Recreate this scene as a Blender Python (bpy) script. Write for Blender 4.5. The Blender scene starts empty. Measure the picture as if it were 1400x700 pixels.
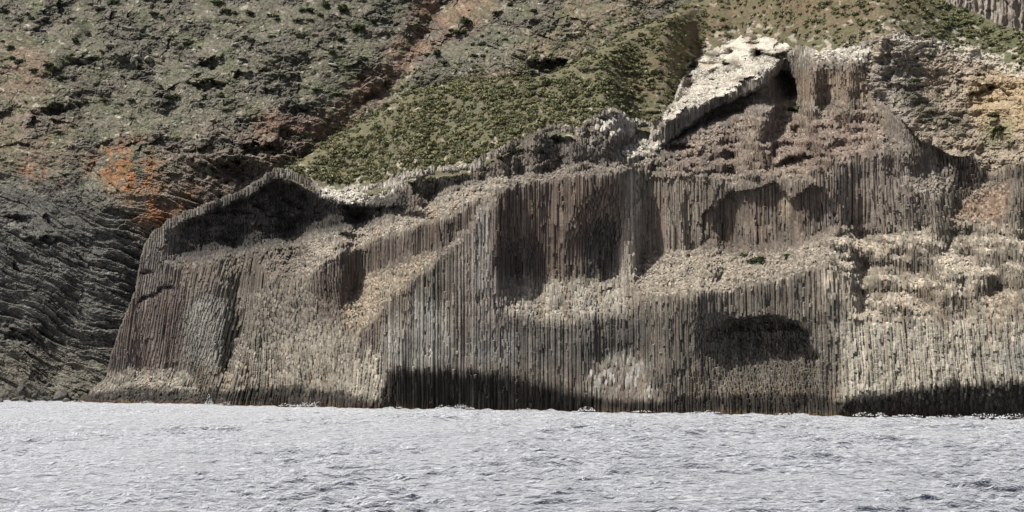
import bpy, math, random
import numpy as np

random.seed(7)
RNG = np.random.default_rng(11)
F, H, HY, CX = 1900.0, 8.3, 500.0, 700.0        # focal length in photo pixels, eye height (m), horizon row, centre column
scn = bpy.context.scene
COL = scn.collection

# ------------------------------------------------------------------ noise
def _hash(ix, iy, iz, seed):
    h = (ix * 374761393 + iy * 668265263 + iz * 2147483647 + seed * 1274126177) & 0xFFFFFFFF
    h = ((h ^ (h >> 13)) * 1274126177) & 0xFFFFFFFF
    h = ((h ^ (h >> 16)) * 2246822519) & 0xFFFFFFFF
    return ((h ^ (h >> 15)) & 0xFFFFFF).astype(np.float32) / 16777215.0

_T = np.random.default_rng(99).random(512 * 512).astype(np.float32) * (2 * np.pi)
_GX = np.cos(_T); _GY = np.sin(_T)
def vnoise(x, y, seed=0):
    """2-D gradient noise in about -1..1"""
    x = np.asarray(x, np.float32); y = np.asarray(y, np.float32)
    x, y = np.broadcast_arrays(x, y)
    fx0 = np.floor(x); fy0 = np.floor(y)
    ix = fx0.astype(np.int32) + seed * 57; iy = fy0.astype(np.int32) + seed * 131
    fx = x - fx0; fy = y - fy0
    ux = fx * fx * fx * (fx * (fx * 6 - 15) + 10); uy = fy * fy * fy * (fy * (fy * 6 - 15) + 10)
    a0 = (ix & 511) * 512; a1 = ((ix + 1) & 511) * 512; b0 = iy & 511; b1 = (iy + 1) & 511
    def g(k, dx, dy):
        return np.take(_GX, k) * (fx - dx) + np.take(_GY, k) * (fy - dy)
    n0 = g(a0 + b0, 0, 0); n0 += (g(a1 + b0, 1, 0) - n0) * ux
    n1 = g(a0 + b1, 0, 1); n1 += (g(a1 + b1, 1, 1) - n1) * ux
    return (n0 + (n1 - n0) * uy) * np.float32(1.5)

def fbm(x, y, seed=0, octv=4, gain=0.5):
    s = 0; a = 1.0; t = 0
    for o in range(octv):
        s = s + a * vnoise(x, y, seed + o * 17); t += a
        x = x * 2.03 + 11.3; y = y * 2.03 + 5.7; a *= gain
    return s / t

def ridged(x, y, seed=0, octv=4, gain=0.5):
    s = 0; a = 1.0; t = 0
    for o in range(octv):
        s = s + a * (1 - 2 * np.abs(vnoise(x, y, seed + o * 17))); t += a
        x = x * 2.03 + 11.3; y = y * 2.03 + 5.7; a *= gain
    return s / t

_R5 = np.random.default_rng(98).random((5, 512 * 512)).astype(np.float32)
def facet_noise(x, y, seed=0):
    """blocky noise: every cell a tilted plane, for broken rock"""
    x = np.asarray(x, np.float32); y = np.asarray(y, np.float32)
    ix = np.floor(x).astype(np.int32); iy = np.floor(y).astype(np.int32)
    best = np.full(np.shape(x), 9.0, np.float32); who = np.zeros(np.shape(x), np.int32); bx = np.zeros_like(best); by = np.zeros_like(best)
    for dx in (-1, 0, 1):
        for dy in (-1, 0, 1):
            jx = ix + dx; jy = iy + dy
            k = ((jx + seed * 57) & 511) * 512 + ((jy + seed * 131) & 511)
            ex_ = x - (jx + np.take(_R5[0], k)); ey_ = y - (jy + np.take(_R5[1], k))
            d = ex_ * ex_ + ey_ * ey_
            m = d < best
            best[m] = d[m]; who[m] = k[m]; bx[m] = ex_[m]; by[m] = ey_[m]
    return (np.take(_R5[2], who) - .5) * 1.2 + bx * (np.take(_R5[3], who) - .5) * 1.8 + by * (np.take(_R5[4], who) - .2) * 1.6

def sstep(a, b, x):
    t = np.clip((x - a) / (b - a), 0, 1)
    return t * t * (3 - 2 * t)

# ------------------------------------------------------------------ survey grid (bearing x elevation as seen from the boat)
X0, X1, Y0, Y1 = -160, 1560, -130, 600
PX, PY = np.meshgrid(np.arange(X0, X1 + 1, dtype=np.float32), np.arange(Y0, Y1 + 1, dtype=np.float32))
NH, NW = PX.shape
WX = PX + 7 * fbm(PX / 34, PY / 34, 3, 3) + 3 * vnoise(PX / 9, PY / 9, 5)
WY = PY + 6 * fbm(PX / 34, PY / 34, 4, 3) + 2.5 * vnoise(PX / 9, PY / 9, 6)

def blur(a, r):
    if r < 1: return a
    r = int(r)
    for _ in range(2):
        for ax in (0, 1):
            p = [(0, 0), (0, 0)]; p[ax] = (r + 1, r)
            c = np.cumsum(np.pad(a, p, mode='edge'), axis=ax, dtype=np.float64)
            n = a.shape[ax]
            hi = np.take(c, np.arange(2 * r + 1, 2 * r + 1 + n), axis=ax); lo = np.take(c, np.arange(0, n), axis=ax)
            a = ((hi - lo) / (2 * r + 1)).astype(np.float32)
    return a

def poly(pts, soft=2, warp=True):
    m = np.zeros((NH, NW), np.float32)
    xs = [p[0] for p in pts]; ys = [p[1] for p in pts]
    i0 = max(0, int(min(ys) - Y0 - 16)); i1 = min(NH, int(max(ys) - Y0 + 17))
    j0 = max(0, int(min(xs) - X0 - 16)); j1 = min(NW, int(max(xs) - X0 + 17))
    if i0 >= i1 or j0 >= j1: return m
    x = (WX if warp else PX)[i0:i1, j0:j1]; y = (WY if warp else PY)[i0:i1, j0:j1]
    ins = np.zeros(x.shape, bool)
    n = len(pts)
    for k in range(n):
        ax, ay = pts[k]; bx, by = pts[(k + 1) % n]
        if ay == by: continue
        c = ((ay > y) != (by > y)) & (x < (bx - ax) * (y - ay) / (by - ay) + ax)
        ins ^= c
    m[i0:i1, j0:j1] = ins
    return blur(m, soft)

def line_x(pts, v=None):
    return np.interp(np.arange(X0, X1 + 1) if v is None else v, [p[0] for p in pts], [p[1] for p in pts]).astype(np.float32)

def band(pts, width, soft=1):
    """mask round a polyline"""
    d = np.full((NH, NW), 1e9, np.float32)
    for (ax, ay), (bx, by) in zip(pts[:-1], pts[1:]):
        L = (bx - ax) ** 2 + (by - ay) ** 2
        t = np.clip(((WX - ax) * (bx - ax) + (WY - ay) * (by - ay)) / L, 0, 1)
        d = np.minimum(d, np.hypot(WX - ax - t * (bx - ax), WY - ay - t * (by - ay)))
    return 1 - sstep(width - soft, width + soft, d)

shore = 548 + 24 * np.arange(X0, X1 + 1) / 1400.0
Yshore = (F * H / (shore - HY)).astype(np.float32)

def integrate(slope, ybase, pbase, diff=0.20):
    """walk up every bearing from the base row; slope = metres back per metre of height"""
    out = np.empty((NH, NW), np.float32)
    y = ybase.astype(np.float64).copy()
    for i in range(NH - 1, -1, -1):
        py = Y0 + i
        act = py < pbase
        s = slope[i]
        den = np.maximum(1 - s * (HY - py) / F, 0.3)
        y = y + np.where(act, s * (y / F) / den, 0)
        p = np.pad(y, 2, mode='edge')
        y = np.where(act, (1 - 2 * diff) * y + diff * (p[:-4] + p[4:]) , y)
        out[i] = y
    return out

# ------------------------------------------------------------------ the basalt cliff: crest, slopes and base
CREST = [(-200, 700), (96, 700), (100, 556), (120, 541), (147, 517), (152, 488), (165, 450), (186, 398), (191, 368), (198, 335), (208, 321), (232, 302), (270, 285),
         (330, 262), (380, 231), (400, 235), (425, 249), (440, 260), (465, 262), (480, 257), (500, 256), (530, 249), (555, 236),
         (590, 231), (640, 226), (660, 214), (700, 196), (730, 184), (758, 171), (790, 178), (810, 163), (835, 149), (870, 163),
         (890, 170), (905, 163), (922, 140), (932, 112), (950, 80), (980, 64), (1010, 48), (1050, 50), (1085, 64), (1120, 73),
         (1150, 69), (1172, 66), (1200, 47), (1230, 43), (1262, 50), (1290, 57), (1330, 62), (1360, 76), (1400, 90), (1600, 120)]
crest = line_x(CREST) + 3.2 * vnoise(np.arange(X0, X1 + 1) / 9.0, np.zeros(NW), 9) + 2.0 * vnoise(np.arange(X0, X1 + 1) / 2.6, np.zeros(NW), 10)

S = np.full((NH, NW), 0.10, np.float32)
E = np.zeros((NH, NW), np.float32)
_ROW = np.arange(NH, dtype=np.float32)[:, None]
def recess(pts, depth, ramp, soft=1, fade=None, power=1.0):
    """a hollow: deepest under its roof, running out towards its floor"""
    global E
    m = poly(pts, 0); bottom = np.where(m.any(0), NH - 1 - np.argmax(m[::-1] > .5, axis=0), 0).astype(np.float32)
    d = blur(m, soft) * np.clip((bottom[None, :] + 1 - _ROW) / ramp, 0, 1)
    if fade is not None: d = d * fade
    E = np.maximum(E, depth * d ** power)
LS = np.full((NH, NW), np.nan, np.float32)        # how far the columns themselves lean back per metre
def put(pts, s, soft=2, lean=0.0):
    global S, LS
    m = poly(pts, soft); S = S * (1 - m) + s * m
    LS = np.where(m > .5, s * lean if lean else np.nan, LS)
# foot of the left buttress, rubble apron
put([(90, 560), (110, 548), (150, 512), (215, 502), (258, 510), (285, 548), (285, 560)], 0.85, 3)
# fan of curved columns right of the notch
put([(296, 560), (318, 500), (338, 452), (360, 440), (470, 440), (505, 480), (500, 560)], 0.44, 4, .5)
put([(240, 352), (330, 345), (460, 322), (430, 368), (440, 440), (340, 452), (300, 390), (240, 395)], 0.30, 4, .5)
put([(330, 395), (440, 392), (470, 440), (420, 470), (350, 470), (325, 430)], 0.40, 4, .45)
put([(296, 552), (305, 552), (330, 478), (342, 452), (333, 446), (321, 468), (300, 525)], 1.9, 1)
# small ledges on the buttress
recess([(190, 420), (205, 412), (222, 400), (238, 396), (236, 391), (218, 394), (200, 405), (190, 414)], 2.6, 5, 1)
recess([(190, 372), (210, 370), (210, 376), (190, 380)], 2.6, 5, 1)
# overhang under the left crest
put([(212, 352), (235, 312), (270, 296), (330, 276), (380, 246), (405, 250), (430, 268), (470, 280), (520, 288), (560, 282), (556, 300), (520, 308), (470, 318), (400, 336), (330, 348), (250, 358)], 0.08, 2)
recess([(212, 352), (235, 312), (270, 296), (330, 276), (380, 246), (405, 250), (430, 268), (470, 280), (520, 288), (560, 282), (556, 300), (520, 308), (470, 318), (400, 336), (330, 348), (250, 358)], 8.0, 24, 1, sstep(206, 300, PX) * (.75 + .5 * fbm(PX / 30, PY / 14, 28, 3)))
put([(222, 362), (250, 350), (330, 340), (400, 328), (470, 311), (530, 300), (560, 292), (566, 304), (530, 312), (470, 322), (400, 342), (330, 356), (250, 368)], 0.7, 1)
put([(232, 330), (300, 306), (380, 288), (440, 290), (440, 300), (380, 302), (300, 322), (240, 345)], 0.25, 2)
put([(430, 252), (480, 262), (540, 258), (540, 275), (490, 284), (450, 278)], 1.4, 2)
# pale slope L1, wall under it, brown ledge L2
put([(352, 366), (400, 335), (470, 318), (540, 302), (575, 285), (612, 262), (650, 246), (690, 236), (668, 268), (640, 282), (598, 302), (560, 312), (520, 326), (470, 345), (446, 354), (430, 372), (395, 388)], 1.25, 2)
recess([(568, 268), (562, 246), (590, 238), (640, 236), (645, 246), (612, 262), (585, 282)], 2.6, 5, 1)
recess([(540, 300), (560, 290), (580, 290), (600, 302), (585, 308), (560, 303)], 2.6, 5, 1)
put([(428, 372), (470, 346), (520, 328), (598, 304), (650, 282), (664, 290), (605, 342), (560, 346), (505, 374), (470, 410), (440, 410)], 0.03, 2)
put([(468, 432), (478, 400), (505, 374), (560, 347), (606, 343), (585, 368), (548, 396), (520, 420), (500, 446), (485, 462)], 1.0, 2)
put([(606, 343), (640, 308), (668, 276), (690, 262), (680, 280), (650, 310), (618, 344)], 1.6, 1)
# facet, undercut, flame
put([(520, 500), (500, 452), (560, 388), (612, 346), (668, 284), (690, 330), (692, 440), (690, 500)], 0.04, 2)
put([(528, 560), (534, 505), (600, 504), (690, 508), (760, 522), (820, 548), (820, 566)], -0.35, 2)
put([(470, 560), (482, 505), (505, 470), (522, 486), (530, 515), (524, 562)], 0.5, 2, .8)
# the recess: floor of broken column ends, wall, stepped overhang, pillar
put([(664, 330), (680, 262), (845, 236), (852, 300), (850, 388), (760, 384), (705, 388)], 0.0, 2)
put([(688, 380), (705, 372), (735, 386), (780, 380), (815, 384), (846, 366), (868, 392), (872, 408), (848, 432), (800, 438), (760, 445), (716, 438), (692, 424)], 0.90, 3, .5)
put([(762, 352), (775, 300), (800, 262), (850, 245), (852, 330), (830, 352), (800, 330)], -0.36, 3, .01)
put([(672, 360), (676, 318), (700, 322), (742, 318), (744, 334), (705, 350)], -0.5, 2, .01)
put([(640, 262), (690, 238), (740, 236), (770, 226), (832, 224), (850, 215), (905, 214), (890, 226), (845, 236), (800, 240), (745, 246), (690, 256), (650, 280)], 1.5, 2)
put([(742, 222), (735, 200), (756, 180), (790, 186), (832, 206), (835, 222), (790, 224)], -0.1, 2)
recess([(748, 190), (775, 183), (790, 188), (788, 196), (760, 200)], 2.6, 5, 1)
put([(840, 205), (880, 190), (900, 178), (905, 196), (886, 210), (850, 216)], 1.3, 2)
put([(812, 168), (836, 153), (872, 168), (886, 180), (870, 192), (846, 188), (820, 184)], 0.6, 2)
recess([(866, 182), (892, 174), (886, 196), (868, 204)], 2.6, 5, 1)
# white blotch foot
put([(800, 500), (835, 480), (885, 490), (905, 545), (850, 552), (812, 536)], 0.45, 3, .5)
# big ledge K, arch wall, arch lip
put([(872, 350), (900, 346), (955, 340), (1010, 343), (1060, 346), (1110, 332), (1145, 310), (1150, 330), (1136, 356), (1118, 366), (1066, 382), (1016, 392), (990, 400), (930, 402), (880, 408), (866, 392)], 1.5, 2)
put([(956, 345), (960, 292), (1000, 268), (1066, 254), (1090, 272), (1120, 256), (1150, 290), (1150, 312), (1100, 338), (1050, 344)], 0.2, 1)
recess([(958, 345), (962, 292), (1000, 266), (1064, 251), (1084, 274), (1100, 262), (1122, 256), (1146, 292), (1146, 318), (1100, 340), (1050, 347)], 2.2, 14, 1)
# cave
put([(938, 560), (940, 520), (950, 450), (990, 440), (1060, 440), (1110, 462), (1120, 500), (1140, 556)], 0.14, 5, .9)
recess([(946, 548), (950, 478), (968, 452), (990, 438), (1040, 431), (1085, 437), (1106, 457), (1118, 490), (1124, 548)], 11.0, 100, 1, sstep(936, 1025, PX) * (.92 + .2 * fbm(PX / 22, PY / 16, 30, 3)), 1.4)
put([(936, 440), (950, 416), (985, 408), (1000, 430), (985, 445), (950, 460)], -0.6, 4)
put([(935, 425), (1000, 404), (1060, 392), (1120, 376), (1166, 398), (1178, 426), (1130, 440), (1090, 432), (1000, 430)], 0.1, 3)
# right wall of cut columns and the terraces above it
put([(1140, 575), (1146, 430), (1180, 436), (1400, 426), (1570, 420), (1570, 575)], 0.27, 3, .93)
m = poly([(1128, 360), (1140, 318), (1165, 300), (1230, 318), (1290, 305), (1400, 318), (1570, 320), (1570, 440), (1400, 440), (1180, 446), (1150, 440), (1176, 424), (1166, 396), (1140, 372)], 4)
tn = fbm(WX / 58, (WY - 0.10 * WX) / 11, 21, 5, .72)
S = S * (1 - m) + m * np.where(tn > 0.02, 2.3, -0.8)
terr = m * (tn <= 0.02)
put([(1140, 575), (1150, 540), (1290, 528), (1400, 524), (1570, 530), (1570, 575)], -0.6, 2)
# upper right columns, pockets and ribs
put([(1120, 318), (1130, 262), (1150, 225), (1200, 205), (1240, 215), (1262, 262), (1290, 300), (1240, 322), (1165, 300), (1150, 306)], 0.03, 2)
put([(1236, 244), (1262, 238), (1300, 225), (1302, 248), (1285, 272), (1258, 264)], 1.3, 2)
put([(1300, 258), (1304, 216), (1322, 205), (1352, 222), (1352, 246), (1330, 266)], -0.25, 2)
put([(1300, 300), (1322, 268), (1352, 248), (1384, 248), (1376, 300), (1340, 312)], 1.1, 2)
put([(1376, 312), (1392, 236), (1570, 215), (1570, 320)], 0.1, 2)
# rubble bowl below the summit overhang
put([(880, 232), (905, 205), (985, 168), (1090, 142), (1196, 140), (1215, 175), (1245, 210), (1200, 205), (1150, 222), (1130, 246), (1064, 246), (1000, 256), (950, 246)], 0.95, 3)
recess([(900, 200), (940, 196), (950, 205), (930, 214), (900, 212)], 2.6, 5, 1)
recess([(1056, 226), (1086, 212), (1130, 214), (1130, 222), (1090, 222), (1064, 234)], 2.6, 5, 1)
put([(1085, 140), (1092, 100), (1150, 92), (1190, 100), (1196, 140)], 0.0, 2)
# summit overhang (dark), rim, white cap
put([(905, 198), (930, 176), (985, 142), (1030, 124), (1066, 100), (1092, 118), (1090, 142), (1040, 152), (990, 164), (960, 178), (930, 196)], 0.9, 1)
recess([(905, 202), (930, 178), (985, 146), (1034, 123), (1070, 99), (1090, 108), (1093, 142), (1040, 154), (990, 170), (950, 186)], 8.5, 12, 1)
put([(880, 196), (905, 172), (950, 146), (1000, 124), (1056, 88), (1070, 98), (1040, 118), (985, 142), (925, 172), (900, 198)], -0.15, 1)
put([(895, 176), (922, 140), (932, 112), (950, 78), (1010, 44), (1060, 44), (1092, 66), (1060, 88), (1000, 124), (950, 146), (905, 172)], 1.9, 2)
recess([(1032, 72), (1060, 76), (1080, 70), (1082, 78), (1058, 86), (1030, 80)], 2.6, 5, 1)
put([(1086, 92), (1100, 66), (1150, 66), (1180, 60), (1190, 84), (1150, 92)], 1.2, 2)
# weathered rock mass at the far right (not columnar)
ROCKP = [(1182, 110), (1190, 84), (1196, 30), (1570, 30), (1570, 200), (1440, 205), (1400, 222), (1352, 238), (1330, 212), (1300, 210), (1258, 190), (1226, 160), (1200, 140)]
bm_ = poly([(950, 232), (990, 190), (1085, 148), (1190, 144), (1212, 180), (1232, 205), (1196, 204), (1150, 222), (1126, 244), (1064, 244), (1000, 252)], 4)
tb = fbm(WX / 44, (WY + .1 * WX) / 8, 27, 3, .45)
S = S * (1 - bm_) + bm_ * np.where(tb > 0, 2.0, -0.3)
rockm = poly(ROCKP, 1)
put(ROCKP, 0.95, 3)
put([(1182, 140), (1184, 90), (1215, 62), (1262, 66), (1264, 92), (1230, 100), (1218, 130)], 0.15, 3)
recess([(1320, 130), (1360, 118), (1384, 128), (1376, 142), (1330, 146)], 2.6, 5, 1)
S = np.where(S > .75, S * (1 + .85 * np.clip(3.2 * fbm(WX / 30, (WY + .12 * WX) / 5.5, 29, 3), -1, 1)), S)
S = S + 0.10 * fbm(PX / 22, PY / 60, 31, 3)

base_off = line_x([(-160, 6), (110, 6), (150, 4.5), (245, 5.0), (292, 8.0), (303, -1.5), (345, -1.0), (470, -1.0), (515, -2.5), (532, 1.0), (600, 2.4), (780, 2.4), (840, 0.4), (905, 0.0), (960, 1.5), (1100, 1.5), (1140, 1.0), (1200, 2.2), (1400, 2.4), (1560, 2.4)])
YC = integrate(S, Yshore + base_off, shore)
# even out the seams between neighbouring bearings a little
bl = YC.copy()
k = np.exp(-0.5 * (np.arange(-8, 9) / 2.2) ** 2); k /= k.sum()
bl = sum(w * np.roll(YC, o, axis=1) for w, o in zip(k, range(-8, 9)))
def hsmooth(a, sig):
    r = int(3 * sig); kk = np.exp(-0.5 * (np.arange(-r, r + 1) / sig) ** 2); kk /= kk.sum()
    p = np.pad(a, ((0, 0), (r, r)), mode='edge'); c = np.zeros_like(a)
    for o, w_ in enumerate(kk): c += w_ * p[:, o:o + a.shape[1]]
    return c
YC = bl.astype(np.float32)
LS = np.where(np.isnan(LS), np.where((S < .34) & (S > -.45), S, 0), LS).astype(np.float32)
G = integrate(blur(LS, 3), np.zeros(NW) + 260.0, shore, .3) - 260.0
G = hsmooth(G, 5).astype(np.float32)
ev = np.maximum(sstep(1165, 1235, PX) * sstep(500, 430, PY), sstep(1105, 1150, PX) * sstep(375, 345, PY)).astype(np.float32)
YC = YC - 0.62 * ev * (YC - hsmooth(YC, 34)) + E
wob = 0.7 * fbm(PX / 60, PY / 70, 41, 3) + 0.30 * vnoise(PX / 15, PY / 60, 42)
YC += wob + .22 * vnoise(PX / 11, PY / 18, 47); G += wob
blk = np.maximum(poly([(880, 240), (905, 200), (985, 165), (1090, 140), (1085, 70), (1196, 60), (1215, 180), (1245, 215), (1150, 222), (1130, 240), (1000, 250)], 5),
                 np.maximum(poly([(640, 245), (700, 190), (760, 165), (840, 145), (905, 165), (905, 214), (840, 232), (740, 232)], 4), .6 * poly([(430, 250), (640, 220), (660, 262), (560, 290), (440, 280)], 4)))
blk = np.maximum(blk, .55 * poly([(206, 350), (232, 308), (330, 268), (380, 238), (430, 262), (560, 262), (560, 305), (400, 338), (250, 360)], 5))
blk = np.maximum(blk, .2 * poly([(1190, 300), (1210, 190), (1300, 215), (1400, 215), (1570, 210), (1570, 330), (1290, 320)], 6))
bw = 5 * fbm(PX / 13, PY / 13, 43, 3)
blk *= 1 - .6 * poly([(950, 245), (990, 180), (1085, 140), (1085, 80), (1200, 80), (1235, 205), (1130, 245)], 6)
YC += blk * (1.5 * facet_noise((PX + bw) / 26, (PY + bw) / 15, 44) + 0.8 * facet_noise((PX + bw) / 11, (PY - bw) / 7, 45))
YC += .7 * poly([(352, 366), (430, 320), (575, 280), (690, 232), (668, 268), (598, 302), (520, 326), (430, 372)], 4) * facet_noise((PX + bw) / 22, (PY + bw + .35 * PX) / 7, 46)
inside = (PY > crest[None, :])

# ------------------------------------------------------------------ rock colours of the cliff (stain, lichen, dust; some overhang shade painted in)
A = np.empty((NH, NW, 3), np.float32); A[:] = (0.215, 0.185, 0.150)
def tint(pts, c, soft=5, amt=1.0, tgt=None):
    T = A if tgt is None else tgt
    m = (poly(pts, soft) * amt)[..., None]
    T[:] = T * (1 - m) + np.array(c, np.float32) * m
tint([(140, 520), (150, 430), (190, 340), (260, 380), (250, 500)], (0.185, 0.148, 0.128))
tint([(252, 500), (258, 400), (300, 385), (322, 430), (300, 500)], (0.31, 0.30, 0.265), 7, 0.8)
tint([(205, 350), (260, 292), (380, 240), (440, 265), (560, 265), (550, 305), (400, 340), (240, 362)], (0.085, 0.078, 0.07), 4)  # dark rock, with the shade under the overhang painted in
tint([(192, 360), (205, 325), (240, 300), (250, 320), (235, 370), (200, 420)], (0.24, 0.21, 0.185), 5)
tint([(120, 545), (150, 512), (255, 505), (290, 540)], (0.30, 0.27, 0.22), 4)
tint([(300, 545), (345, 450), (470, 440), (500, 540)], (0.32, 0.285, 0.225), 8)
tint([(340, 460), (440, 400), (430, 370), (300, 390)], (0.25, 0.22, 0.175), 8)
tint([(352, 366), (400, 335), (470, 318), (575, 285), (690, 236), (668, 268), (598, 302), (520, 326), (430, 372), (395, 388)], (0.34, 0.295, 0.235), 6)
tint([(236, 362), (330, 350), (440, 322), (430, 345), (400, 392), (330, 398), (250, 400)], (0.185, 0.155, 0.125), 8)  # shade cast below the overhang, painted as a darker brown
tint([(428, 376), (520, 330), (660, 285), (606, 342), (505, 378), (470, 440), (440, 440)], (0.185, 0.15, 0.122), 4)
tint([(468, 432), (505, 376), (606, 343), (548, 396), (500, 446), (485, 462)], (0.33, 0.275, 0.20), 5)
tint([(525, 500), (520, 455), (575, 400), (620, 420), (622, 500)], (0.42, 0.40, 0.35), 9, 0.9)
tint([(615, 420), (630, 330), (672, 290), (692, 330), (692, 490), (625, 500)], (0.285, 0.25, 0.215), 6)
tint([(650, 400), (652, 300), (664, 280), (668, 400)], (0.44, 0.41, 0.37), 4, 0.7)
tint([(470, 552), (484, 505), (505, 472), (525, 490), (528, 530), (510, 552)], (0.44, 0.395, 0.315), 4)
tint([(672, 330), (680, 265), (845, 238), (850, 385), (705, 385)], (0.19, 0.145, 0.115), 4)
tint([(800, 385), (795, 310), (848, 290), (850, 385)], (0.095, 0.085, 0.075), 6)  # shadow of the stepped overhang painted onto the recess wall
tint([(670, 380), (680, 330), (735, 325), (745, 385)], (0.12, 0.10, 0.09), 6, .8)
tint([(848, 385), (852, 240), (876, 232), (882, 300), (870, 385)], (0.43, 0.38, 0.31), 5)
tint([(880, 345), (884, 235), (955, 230), (955, 345)], (0.29, 0.245, 0.195), 5)
tint([(690, 424), (705, 380), (780, 384), (846, 370), (872, 405), (848, 432), (760, 445)], (0.32, 0.29, 0.238), 9)
tint([(690, 500), (695, 440), (800, 440), (880, 425), (890, 480), (800, 500)], (0.15, 0.138, 0.12), 8)
tint([(640, 500), (640, 455), (700, 450), (710, 500)], (0.24, 0.23, 0.205), 8)
wb = sstep(-0.05, 0.25, fbm(WX / 26, WY / 22, 51, 3)) * poly([(780, 505), (830, 482), (890, 488), (925, 545), (850, 556), (806, 540)], 8)
wb *= .35 + .65 * sstep(-.05, .25, vnoise(PX / 4.2, PY / 5, 52))
A[:] = A * (1 - wb[..., None]) + np.array((0.50, 0.49, 0.44), np.float32) * wb[..., None]
tint([(872, 350), (955, 340), (1060, 346), (1145, 310), (1136, 356), (1066, 382), (990, 400), (880, 408)], (0.315, 0.272, 0.212), 6)
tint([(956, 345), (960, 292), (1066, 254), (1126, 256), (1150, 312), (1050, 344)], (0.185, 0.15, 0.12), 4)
tint([(1068, 300), (1070, 268), (1086, 268), (1080, 306)], (0.42, 0.35, 0.25), 3, .8)
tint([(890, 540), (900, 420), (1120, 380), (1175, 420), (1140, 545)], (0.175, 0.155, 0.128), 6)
tint([(1095, 430), (1100, 385), (1166, 398), (1172, 428)], (0.26, 0.225, 0.18), 4)
tint([(930, 560), (940, 525), (1060, 520), (1140, 556)], (0.22, 0.19, 0.145), 6, .8)
tint([(1150, 556), (1146, 432), (1400, 420), (1570, 420), (1570, 560)], (0.42, 0.385, 0.31), 12)
tint([(1120, 380), (1140, 316), (1290, 305), (1570, 315), (1570, 440), (1170, 440)], (0.46, 0.40, 0.31), 5)
A[:] = A * (1 - .5 * blur(terr, 1)[..., None])          # steep breaks darker than the ledges between them
tint([(1250, 430), (1255, 395), (1285, 395), (1290, 425)], (0.24, 0.19, 0.14), 6, .8)
tint([(1340, 430), (1350, 405), (1400, 400), (1400, 430)], (0.24, 0.19, 0.14), 6, .6)
tint([(1370, 510), (1370, 480), (1420, 470), (1420, 515)], (0.25, 0.25, 0.23), 6, .8)
tint([(1120, 315), (1130, 262), (1200, 205), (1240, 215), (1290, 300), (1165, 300)], (0.255, 0.215, 0.18), 5)
tint([(1300, 262), (1304, 212), (1352, 222), (1345, 250)], (0.14, 0.115, 0.098), 3)
tint([(1300, 300), (1322, 268), (1384, 248), (1376, 300)], (0.30, 0.215, 0.15), 5)
tint([(900, 240), (940, 190), (1000, 165), (1195, 140), (1215, 190), (1120, 245)], (0.285, 0.228, 0.178), 6)
tint([(1020, 230), (1100, 165), (1195, 160), (1200, 205), (1120, 235)], (0.26, 0.19, 0.148), 8, .7)
tint([(900, 240), (920, 205), (1000, 190), (1030, 240)], (0.20, 0.155, 0.13), 8, .8)
tint([(1088, 140), (1092, 98), (1190, 98), (1196, 140)], (0.33, 0.255, 0.185), 4)
tint([(880, 198), (930, 160), (1000, 124), (1060, 88), (1090, 96), (1000, 152), (930, 184)], (0.27, 0.245, 0.215), 3)
tint([(740, 225), (735, 195), (758, 176), (830, 205), (836, 224)], (0.21, 0.185, 0.16), 3)
lum = A.mean(2, keepdims=True); A[:] = 0.83 * (lum + 0.86 * (A - lum))
A *= (1 + 0.34 * fbm(PX / 5, PY / 90, 61, 3) + 0.22 * fbm(PX / 28, PY / 28, 62, 4) + 0.12 * vnoise(PX / 3, PY / 140, 64))[..., None]
# rusty and grey streaks down the walls
st = sstep(0.12, 0.5, fbm(PX / 9, PY / 120, 65, 3))[..., None] * 0.35
A[:] = A * (1 - st) + A * np.array((1.12, 0.86, 0.70), np.float32) * st
# pale guano / lichen crust along the crest
CAPS = [[(893, 178), (920, 138), (930, 112), (950, 76), (1010, 42), (1060, 42), (1094, 64), (1064, 88), (1000, 126), (950, 148), (905, 174)],
        [(1094, 78), (1100, 62), (1180, 58), (1196, 40), (1240, 36), (1300, 52), (1330, 60), (1400, 84), (1400, 100), (1350, 88), (1262, 62), (1205, 62), (1180, 82)],
        [(430, 256), (480, 252), (540, 244), (560, 230), (650, 216), (700, 192), (640, 240), (560, 246), (540, 262), (490, 276), (450, 272)],
        [(806, 174), (835, 147), (880, 163), (900, 176), (880, 188), (850, 184)], [(838, 216), (880, 190), (905, 176), (905, 200), (886, 214)],
        [(372, 240), (384, 228), (400, 231), (440, 258), (428, 258), (400, 242)], [(728, 192), (760, 168), (790, 178), (830, 200), (800, 194), (765, 182)],
        [(205, 330), (268, 284), (330, 260), (380, 230), (380, 238), (300, 276), (220, 322)]]
cap = np.zeros((NH, NW), np.float32)
for q, p in enumerate(CAPS):
    cap = np.maximum(cap, poly(p, 2) * (.65 if q == 0 else 0.75 if q < 5 else 0.32))
cap *= sstep(-0.45, 0.05, fbm(WX / 16, WY / 12, 71, 4) + (cap > 0.9) * 0.22)
A[:] = A * (1 - cap[..., None]) + np.array((0.58, 0.55, 0.48), np.float32) * cap[..., None]
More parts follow.
